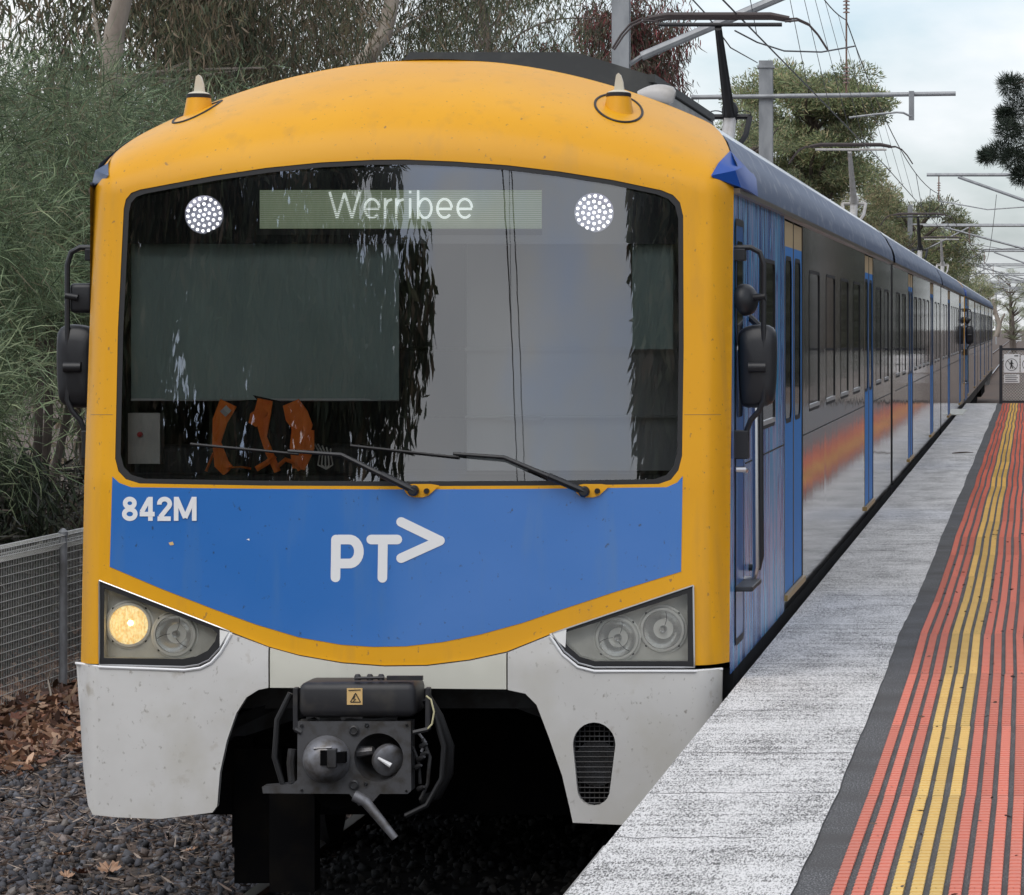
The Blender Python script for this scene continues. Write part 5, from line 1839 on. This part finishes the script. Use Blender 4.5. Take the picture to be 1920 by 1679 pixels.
def right_cantilever(d, x_tip, label, z=6.05, both=False):
    """mast right of the running line with a boom reaching left over the track"""
    m = mast(3.2, d, 7.6, label, .24, False)
    MB().tube([(3.2, d, z), (x_tip, d, z)], .05, 8).build('boom', 'galv', m, smooth=True)
    MB().tube([(3.15, d, z - 1.9), (x_tip + .9, d, z - .06)], .045, 8).build('brace', 'galv', m, smooth=True)
    ii = MB().tube([(-2.6, d, z), (-2.6, d, z - .75)], .02, 6)
    for k in range(4): ii.lathe((-2.6, d, z - .25 - .07 * k), (0, 0, 1), [(0, .06), (.015, .055), (.03, .02)], 8)
    ii.build('insulator', 'insulator', m)
    MB().tube([(-2.6, d, z - .75), (-1.2, d, z - 1.0), (.2, d, z - .9)], .02, 6).build('registration_arm', 'galv', m)
    return m
WORDS = ['nearest', 'second', 'third', 'fourth', 'fifth', 'sixth', 'seventh', 'eighth', 'ninth']
ds = [118, 178, 238, 295, 350, 410, 480, 560, 660]
for k, d in enumerate(ds):
    right_cantilever(d, -2.95 if k % 2 == 0 else -4.6, f'overhead line mast right of the line, {WORDS[k]} boom along the far track')
    if k >= 1:
        ml = mast(-5.4, d + 8, 7.2, f'overhead line mast left of the line behind the train, {WORDS[k - 1]} one after the open-topped mast', .22, False)
        MB().tube([(-5.4, d + 8, 6.3), (-.2, d + 8, 6.3)], .045, 8).build('boom', 'galv', ml, smooth=True)
        MB().tube([(-5.4, d + 8, 4.8), (-2.6, d + 8, 6.24)], .04, 8).build('brace', 'galv', ml, smooth=True)

# wires
def sag(p, q, s, n=16):
    p, q = Vector(p), Vector(q)
    return [p.lerp(q, t) - Vector((0, 0, s * 4 * t * (1 - t))) for t in np.linspace(0, 1, n)]
cwz = 4.73
cw = MB()
pts = [(-2.62, -60, cwz), (-2.98, -10, cwz), (-2.84, 40, cwz), (-2.72, 78, cwz), (-2.75, 118, cwz), (-2.95, 178, cwz), (-2.7, 238, cwz), (-2.95, 295, cwz), (-2.75, 410, cwz), (-2.9, 660, cwz)]
cw.tube(pts, .0095, 5)
w1 = tag(cw.build('contact_wire', 'wire'), 'straight overhead contact wire running above the train pantographs', 'wire')
ms = MB()
sup = [(-2.9, -60, 6.6), (-2.95, -5, 6.6), (-3.3, 50, 7.35), (-3.47, 77.8, 7.5), (-2.6, 118, 5.5), (-2.8, 178, 5.4), (-2.7, 238, 5.4), (-2.9, 295, 5.4), (-2.75, 350, 5.4), (-2.8, 410, 5.4), (-2.8, 480, 5.4)]
mpts = []
for i in range(len(sup) - 1):
    sp = abs(sup[i + 1][1] - sup[i][1])
    mpts += sag(sup[i], sup[i + 1], {50: .35}.get(sup[i][1], .55 if sp > 45 else .65))[:-1]
ms.tube(mpts, .011, 5)
w2 = tag(ms.build('messenger_wire', 'wire'), 'sagging catenary wire hung from insulators above the contact wire', 'wire')
dp = MB()
for i, p in enumerate(mpts):
    if i % 3 == 1 and p.y < 260:
        x = float(np.interp(p.y, [a[1] for a in pts], [a[0] for a in pts]))
        dp.tube([(p.x, p.y, p.z), (x, p.y, cwz)], .0045 if p.y < 100 else .008, 4, False)
dp.build('droppers', 'wire', w2, kind='stuff')
j = MB()
j.tube([px(1378, 58, 55), px(1420, 80, 56), px(1470, 96, 57), px(1540, 98, 58), px(1602, 87, 60)], .012, 5)
tag(j.build('jumper_cable', 'wire', smooth=True), 'slack jumper cable curving behind the first pantograph head', 'wire')
j = MB()
j.tube([px(1285, -15, 44), px(1325, 28, 46), px(1370, 90, 50), px(1420, 118, 70)], .009, 5)
tag(j.build('stay_wire', 'wire'), 'stay wire running down to the open-topped mast', 'wire')
j = MB()
for s_, t_, sg in (((-2.6, 180, 5.2), (.6, 238, 4.6), 1.2), ((-2.4, 178, 5.0), (1.5, 200, 5.4), 1.4), ((-1.2, 150, 6.5), (-2.6, 236, 5.4), .8)):
    j.tube(sag(s_, t_, sg), .012, 5)
tag(j.build('far_feeder_cables', 'wire'), 'looping feeder cables among the far booms', 'wire')

# ================================================================== vegetation
def limb(p0, p1, r0, r1, bend=.15, n=7):
    p0, p1 = Vector(p0), Vector(p1)
    o = []
    k = Vector((random.uniform(-1, 1), random.uniform(-1, 1), random.uniform(-.3, .6))) * bend * (p1 - p0).length
    for i in range(n):
        t = i / (n - 1)
        o.append(p0.lerp(p1, t) + k * math.sin(math.pi * t))
    return o, [r0 + (r1 - r0) * i / (n - 1) for i in range(n)]

def sample_clusters(cent, rad, n):
    k = rng.integers(0, len(cent), n)
    c, r = np.array(cent)[k], np.array(rad)[k]
    d = rng.normal(size=(n, 3))
    d /= np.linalg.norm(d, axis=1, keepdims=True)
    rr = rng.random(n) ** .45
    global KIDX
    KIDX = k
    return c + d * rr[:, None] * r, d, c

def ctint(n, cols, wts, ncl):
    """leaf tints that also differ from spray to spray"""
    return np.clip(tints(n, cols, wts, .22) * rng.uniform(.55, 1.4, ncl)[KIDX][:, None], .003, 1)

def drooping_tree(name, label, base, trunk, clusters, n, cols, wts, leaf=(.09, .16), lw=.016, bark='bark_pale', cat='tree', group=None, limbs=True, droop=1.0, single=False):
    """trunk: list of (x,y,z,r); clusters: [(x,y,z,rx,ry,rz)]"""
    t_ = empty(name, base)
    tag(t_, label, cat, group)
    tb = MB()
    tb.tube([p[:3] for p in trunk], [p[3] for p in trunk], 12)
    if limbs:
        tz = [p for p in trunk]
        for c in clusters[::max(1, len(clusters) // 12)]:
            q = min(tz, key=lambda p: abs(p[2] - (c[2] - 1.2)) + .3 * abs(p[0] - c[0]))
            pts_, rs_ = limb(q[:3], c[:3], q[3] * .24, .012)
            tb.tube(pts_, rs_, 7)
    tb.build('trunk', bark, t_, smooth=True)
    cl = np.array(clusters, float)
    p, d, c = sample_clusters(cl[:, :3], cl[:, 3:6], n)
    dirs = np.stack([rng.normal(size=n) * .45, rng.normal(size=n) * .45, -np.full(n, droop) + rng.normal(size=n) * .35], 1)
    ln = rng.uniform(*leaf, n)
    be = rng.normal(size=(n, 3)) * .18
    leaf_mesh('crown', p, dirs, ln, lw * rng.uniform(.7, 1.3, n), ctint(n, cols, wts, len(cl)), 'leaf', t_, bend=be, single=single)
    return t_

EUC = [(0.1289, 0.1488, 0.0892), (0.1785, 0.1686, 0.0991), (0.2, 0.155, 0.1), (0.0892, 0.1091, 0.0695), (0.27, 0.21, 0.15)]
def ell(cx, cy, cz, rx, ry, rz, k, cr=(.5, 1.0), squash=1.3):
    o = []
    for _ in range(k):
        d = rng.normal(size=3); d /= np.linalg.norm(d)
        r = rng.random() ** .4
        s = rng.uniform(*cr)
        o.append((cx + d[0] * rx * r, cy + d[1] * ry * r, cz + d[2] * rz * r, s, s, s * squash))
    return o

# tall eucalypts behind the shrubs
def euc(label, x, d, trunk_px, tr, k=90, n=36000, zc=7.0, rx=3.4, rz=2.6, wts=(4, 3, 3, 3, 1), bark='bark_pale', zlow=None):
    tr_ = [(x, d, GROUND, tr * 1.25)] + [(*px(u, v, d), tr * (1 - .06 * i)) for i, (u, v) in enumerate(trunk_px)]
    e = tr_[-1]
    tr_ += [(e[0] + .5, d, e[2] + 2.5, tr * .6), (e[0] + .6, d, e[2] + 5, tr * .25)]
    cl = ell(x, d + 2.3, zc, rx, 2.4, rz, k)
    return drooping_tree('eucalyptus_tree', label, (x, d, GROUND), tr_, cl, n, EUC, wts, (.10, .19), .02, bark, group='eucalypts behind the fence')
euc('eucalypt with broad grey trunk above the shrubs at far left', px(225, 0, 50)[0], 50, [(205, 160), (215, 60), (230, 0), (240, -80)], .135, wts=(4, 3, 4, 3, 2), zc=6.9, rz=2.6, rx=2.5)
euc('eucalypt with pale leaning limb above the left marker cone', px(420, 0, 56)[0], 56, [(440, 110), (395, 30), (365, -20), (330, -120)], .12, wts=(3, 3, 5, 2, 3), zc=6.9, rz=2.3, rx=1.7, n=24000)
euc('eucalypt with smooth pale curved trunk right above the cab dome', px(700, 0, 64)[0], 64, [(640, 150), (690, 108), (722, 60), (735, 0), (740, -60)], .145, wts=(5, 3, 2, 4, 1), zc=7.9, rz=2.5, rx=2.6, n=24000)
euc('slender dark-limbed eucalypt against the sky behind the roof box', px(915, 0, 74)[0], 74, [(917, 110), (912, 60), (905, 20), (890, -60)], .09, 40, 9000, 8.3, 2.3, 2.0, wts=(4, 3, 2, 4, 1), bark='bark_dark')
RED = [(0.15, 0.09, 0.075), (0.24, 0.075, 0.075), (0.105, 0.105, 0.0675), (0.075, 0.075, 0.0525)]
cl = ell(px(1185, 60, 82)[0], 82, 7.0, 1.15, 1.2, 1.35, 46, (.35, .6))
drooping_tree('eucalyptus_tree', 'reddish-leaved gum behind the first grey mast', (px(1150, 0, 82)[0], 82, GROUND),
              [(px(1150, 0, 82)[0], 82, GROUND, .12), (px(1160, 0, 82)[0], 82, 4.5, .09), (px(1180, 0, 82)[0], 82, 8.5, .03)], cl, 14000, RED, (3, 3, 3, 2), (.12, .2), .024, 'bark_dark', group='eucalypts behind the fence')
cl = ell(px(1020, 90, 78)[0], 78, 6.35, 2.0, 1.2, .75, 40, (.3, .55))
drooping_tree('eucalyptus_tree', 'low reddish bushy gum just above the dark roof box', (px(1040, 0, 78)[0], 78, GROUND),
              [(px(1040, 0, 78)[0], 78, GROUND, .1), (px(1030, 0, 78)[0], 78, 4.5, .07), (px(1020, 0, 78)[0], 78, 6.5, .03)], cl, 8000, RED, (3, 2, 4, 2), (.12, .2), .022, 'bark_dark', group='eucalypts behind the fence')
# understorey of leaf behind everything so the wood reads deep
cl = []
for k in range(90):
    d = random.uniform(62, 84)
    cl.append((-12.5 - random.uniform(0, 5), d, random.uniform(-.5, 7.5), 1.2, 1.2, 1.3))
drooping_tree('background_tree', 'dense dull tree mass standing behind the eucalypts', (-15, 73, GROUND), [(-15, 73, GROUND, .3), (-15, 73, 4, .25), (-15.2, 73, 8, .1)], cl, 13000, EUC, (4, 3, 2, 5, 1), (.16, .3), .045, 'bark_dark')

# needle-leaved shrubs right behind the mesh fence
GREEN = [(0.2149, 0.2765, 0.1536), (0.1536, 0.2149, 0.1188), (0.2867, 0.3379, 0.1946), (0.1023, 0.1434, 0.0819), (0.2253, 0.1946, 0.1229)]
def needle_shrub(label, x, d, zc, rx, ry, rz, n, wts=(4, 4, 2, 2, 1), k=70, up=.2):
    s_ = empty('needle_shrub', (x, d, GROUND))
    tag(s_, label, 'shrub', 'needle-leaved shrubs behind the mesh fence')
    cl = np.array(ell(x, d, zc, rx, ry, rz, k, (.35, .75), 1.0))
    tb = MB()
    for j in range(6):
        q = cl[rng.integers(0, len(cl))]
        pts_, rs_ = limb((x + random.uniform(-.2, .2), d + random.uniform(-.2, .2), GROUND - .1), q[:3], .055, .012)
        tb.tube(pts_, rs_, 7)
    tb.build('stem', 'bark_dark', s_, smooth=True)
    p, dd, c = sample_clusters(cl[:, :3], cl[:, 3:6], n)
    dirs = dd * .9 + rng.normal(size=(n, 3)) * .75 + np.array([0, 0, up])
    be = rng.normal(size=(n, 3)) * .22 + np.array([0, 0, -.12])
    leaf_mesh('foliage', p, dirs, rng.uniform(.1, .26, n), rng.uniform(.006, .0115, n), ctint(n, GREEN, wts, len(cl)), 'needle', s_, bend=be)
    return s_
needle_shrub('tall grey-green needle shrub at the left picture edge, upper mass', -9.55, 33.5, 2.6, 1.6, 1.5, 1.45, 46000)
needle_shrub('tall grey-green needle shrub behind the left mirror', -9.3, 37, 2.55, 1.5, 1.6, 1.7, 40000, (4, 4, 2, 3, 2))
needle_shrub('grey-green needle shrub behind the left shoulder scoop', -9.5, 42, 2.5, 1.5, 1.6, 1.9, 34000, (3, 4, 2, 3, 2))
needle_shrub('needle shrub farther back beside the left marker cone', -9.7, 48, 2.7, 1.6, 1.8, 1.9, 24000, (3, 4, 2, 3, 2))
needle_shrub('bright green needle shrub low behind the fence at the left edge', -8.75, 31.0, .95, .85, 1.1, .85, 30000, (3, 2, 6, 1, 0), 46, .1)
# broader drooping leaves low by the fence
cl = ell(-8.9, 33.5, .0, 1.0, 1.6, .75, 46, (.25, .5))
drooping_tree('gum_sapling', 'dark drooping gum sapling just above the mesh fence', (-8.9, 33.5, GROUND),
              [(-8.95, 33.5, GROUND, .16), (-8.9, 33.5, 0, .14), (-8.75, 33.6, 1.2, .11), (-8.9, 33.6, 2.4, .07)], cl, 9000, [(.055, .075, .045), (.08, .095, .055), (.035, .045, .03)], (3, 2, 3), (.09, .17), .018, 'bark_dark')

# cypress / pine belt left of the line farther on
CYP = [(0.2335, 0.2834, 0.14), (0.3335, 0.3501, 0.1834), (0.4001, 0.3335, 0.2001), (0.15, 0.1834, 0.1067)]
def cypress(label, u, d, vtop, vbot, wpx, n, wts=(4, 3, 2, 3), k=46, umb=.5, dens=1.0):
    n = int(n * 1.9)
    x = px(u, 0, d)[0]
    zt, zb = px(u, vtop, d)[2], max(px(u, vbot, d)[2], GROUND + .6)
    rw = wpx / 2 * d / FPX
    t_ = empty('cypress_tree', (x, d, GROUND))
    tag(t_, label, 'tree', 'trees along the line beyond the train')
    cl = []
    for _ in range(k):
        f_ = rng.random()
        z = zb + (zt - zb) * (.12 + .86 * f_)
        prof = math.sqrt(max(.05, 1 - (2 * (f_ * .8 + .1) - 1) ** 2)) 
        a = rng.uniform(0, 2 * math.pi)
        r = rw * prof * rng.random() ** .5
        s = rw * rng.uniform(.16, .34)
        cl.append((x + r * math.cos(a), d + r * math.sin(a), z, s, s, s * umb))
    tb = MB()
    tr = [(x + .1 * rw, d, GROUND), (x + .05 * rw, d, (GROUND + zb) / 2), (x, d, zb + (zt - zb) * .35), (x - .05 * rw, d, zb + (zt - zb) * .8)]
    tb.tube(tr, [.32, .28, .2, .06], 9)
    for c in cl[::2]:
        q = tr[2] if c[2] > tr[2][2] else tr[1]
        z_ = max(GROUND + 1.5, c[2] - rw * .5)
        pts_, rs_ = limb((q[0], q[1], min(z_, tr[3][2])), c[:3], .11, .03)
        tb.tube(pts_, rs_, 6)
    tb.build('trunk', 'bark_dark', t_, smooth=True)
    cl = np.array(cl)
    p, dd, c = sample_clusters(cl[:, :3], cl[:, 3:6], n)
    dirs = dd + rng.normal(size=(n, 3)) * .6 + np.array([0, 0, .35])
    ls = rw * .055 * dens
    leaf_mesh('crown', p, dirs, ls * rng.uniform(.6, 1.4, n), ls * .26 * rng.uniform(.7, 1.3, n), ctint(n, CYP, wts, len(cl)), 'leaf', t_, bend=rng.normal(size=(n, 3)) * .2, single=True)
    return t_
cypress('big umbrella-crowned cypress right of the open-topped mast', 1525, 165, 135, 400, 330, 34000, k=95)
cypress('lower brown-green cypress under the umbrella-crowned one', 1585, 185, 330, 560, 260, 20000, (2, 3, 5, 2), 60)
cypress('rounded cypress behind the third pantograph', 1712, 205, 358, 600, 240, 22000, (4, 3, 3, 4), 70)
cypress('green cypress filling the gap left of the rounded cypress', 1655, 215, 385, 600, 200, 14000, (4, 4, 1, 3), 50)
cypress('dark cypress standing behind the first pantograph knee', 1400, 150, 205, 480, 190, 12000, (4, 2, 2, 4), 50)
cypress('small dark cypress at the narrow end of the tree belt', 1775, 270, 450, 620, 150, 12000, (4, 2, 2, 4), 55)
cypress('olive tree between the rounded and the small dark cypress', 1750, 240, 420, 610, 150, 10000, (3, 4, 3, 3), 50)
cypress('low brownish tree beside the last train car', 1812, 330, 495, 640, 120, 8000, (3, 3, 4, 3), 46)
cypress('hazy round tree at the end of the line right of the train', 1895, 520, 505, 640, 70, 6000, (5, 3, 2, 4))
cypress('dense dark bush at the line end beside the pale trunk', 1900, 430, 560, 655, 50, 4000, (5, 2, 1, 5))
cypress('hazy tree at the line end behind the far masts', 1850, 600, 530, 645, 90, 5000, (5, 3, 2, 4))
cypress('rounded tree far right at the line end', 1960, 480, 520, 650, 110, 6000, (5, 3, 2, 4))
pt = MB().tube([px(1868, 632, 380), px(1874, 610, 380), px(1866, 585, 380), px(1862, 560, 380)], [.28, .22, .2, .12], 8)
pt.tube([px(1874, 610, 380), px(1884, 588, 380)], [.14, .08], 6)
tag(pt.build('dead_tree', 'bark_pale', smooth=True), 'pale forked bare trunk at the line end beyond the last car', 'tree')
MB_ = MB().box(*sorted((px(1896, 0, 800)[0], px(1915, 0, 800)[0])), 800, 806, GROUND - .2, px(0, 628, 800)[2])
MB_.prism_y([(px(1895, 0, 800)[0], px(0, 628, 800)[2]), (px(1916, 0, 800)[0], px(0, 628, 800)[2]), (px(1905, 0, 800)[0], px(0, 623, 800)[2])], 799.6, 806.4)
tag(MB_.build('line_hut', 'far_wall'), 'small white hut beside the line in the far distance', 'hut')

# pine reaching in from the right
x, d = 2.1, 100
pn = empty('pine_tree', (x, d, GROUND))
tag(pn, 'dark needled pine reaching in from the right picture edge', 'tree')
cl = []
for (u, v, r) in ((1895, 160, .28), (1912, 200, .4), (1885, 215, .2), (1925, 260, .5), (1890, 245, .28), (1875, 285, .3), (1850, 292, .16), (1900, 300, .3), (1915, 330, .25), (1945, 180, .7), (1960, 250, .8), (1950, 320, .6), (1990, 200, .9), (2010, 300, 1.0)):
    c = px(u, v, d)
    cl.append((c[0], d + random.uniform(-.6, .6), c[2], r, r, r * .8))
tb = MB().tube([(x, d, GROUND), (x - .1, d, 3), (x + .1, d, 7), (x, d, 9.5)], [.24, .2, .13, .04], 10)
for c in cl:
    pts_, rs_ = limb((x, d, min(9, c[2] + .4)), c[:3], .06, .015, .08)
    tb.tube(pts_, rs_, 6)
tb.build('trunk', 'bark_dark', pn, smooth=True)
cl = np.array(cl); n = 16000
p, dd, c = sample_clusters(cl[:, :3], cl[:, 3:6], n)
leaf_mesh('crown', p, dd + rng.normal(size=(n, 3)) * .5 + np.array([0, 0, .3]), rng.uniform(.1, .24, n), rng.uniform(.008, .016, n), tints(n, [(.035, .05, .035), (.06, .075, .05), (.025, .035, .025)], (3, 2, 2), .3), 'leaf', pn)

# trees standing behind the photographer (the windscreen mirrors them)
def weeping(label, x, y, cl, n):
    tr = [(x, y, GROUND, .4), (x + .2, y, 4, .33), (x, y, 9, .24), (x - .2, y, 15, .1)]
    return drooping_tree('weeping_gum', label, (x, y, GROUND), tr, cl, n, EUC, (4, 3, 2, 4, 1), (.3, .65), .18, 'bark_dark', limbs=False, single=True, group='gums behind the photographer')
WP = []
for _ in range(330):
    z = random.uniform(2, 17)
    WP.append((random.uniform(-36, -9.2) + .08 * (z - 9), random.uniform(-24, -14), z, 1.0, 1.0, 1.9))
weeping('tall weeping gums mirrored in the left half of the windscreen', -14.5, -18, WP, 120000)
WP = []
for _ in range(70):
    x = random.uniform(1.2, 9)
    WP.append((x, random.uniform(-20, -13), random.uniform(11.2 if x < 2.6 else 9.2, 18), .6, .6, 1.5))
weeping('weeping gum mirrored along the right edge of the windscreen', 5.5, -16, WP, 16000)

# unseen belt of trees right of the line, added to darken the car-side reflections
n = 60000
yy = rng.uniform(15, 420, n)
xx = rng.uniform(9, 13, n) + 1.2 * np.sin(yy * .21)
zz = GROUND + rng.random(n) * (8.5 + 1.6 * np.sin(yy * .13) + 1.2 * np.sin(yy * .37))
o = leaf_mesh('added_treeline', np.stack([xx, yy, zz], 1), rng.normal(size=(n, 3)), rng.uniform(.5, 1.1, n), rng.uniform(.25, .5, n), tints(n, [(.03, .036, .022), (.045, .048, .03)], (1, 1), .3), 'leaf', kind='stuff', bend=rng.normal(size=(n, 3)) * .2, single=True)
o['label'] = 'unseen dark belt of trees right of the platform, added for the car-side reflections'
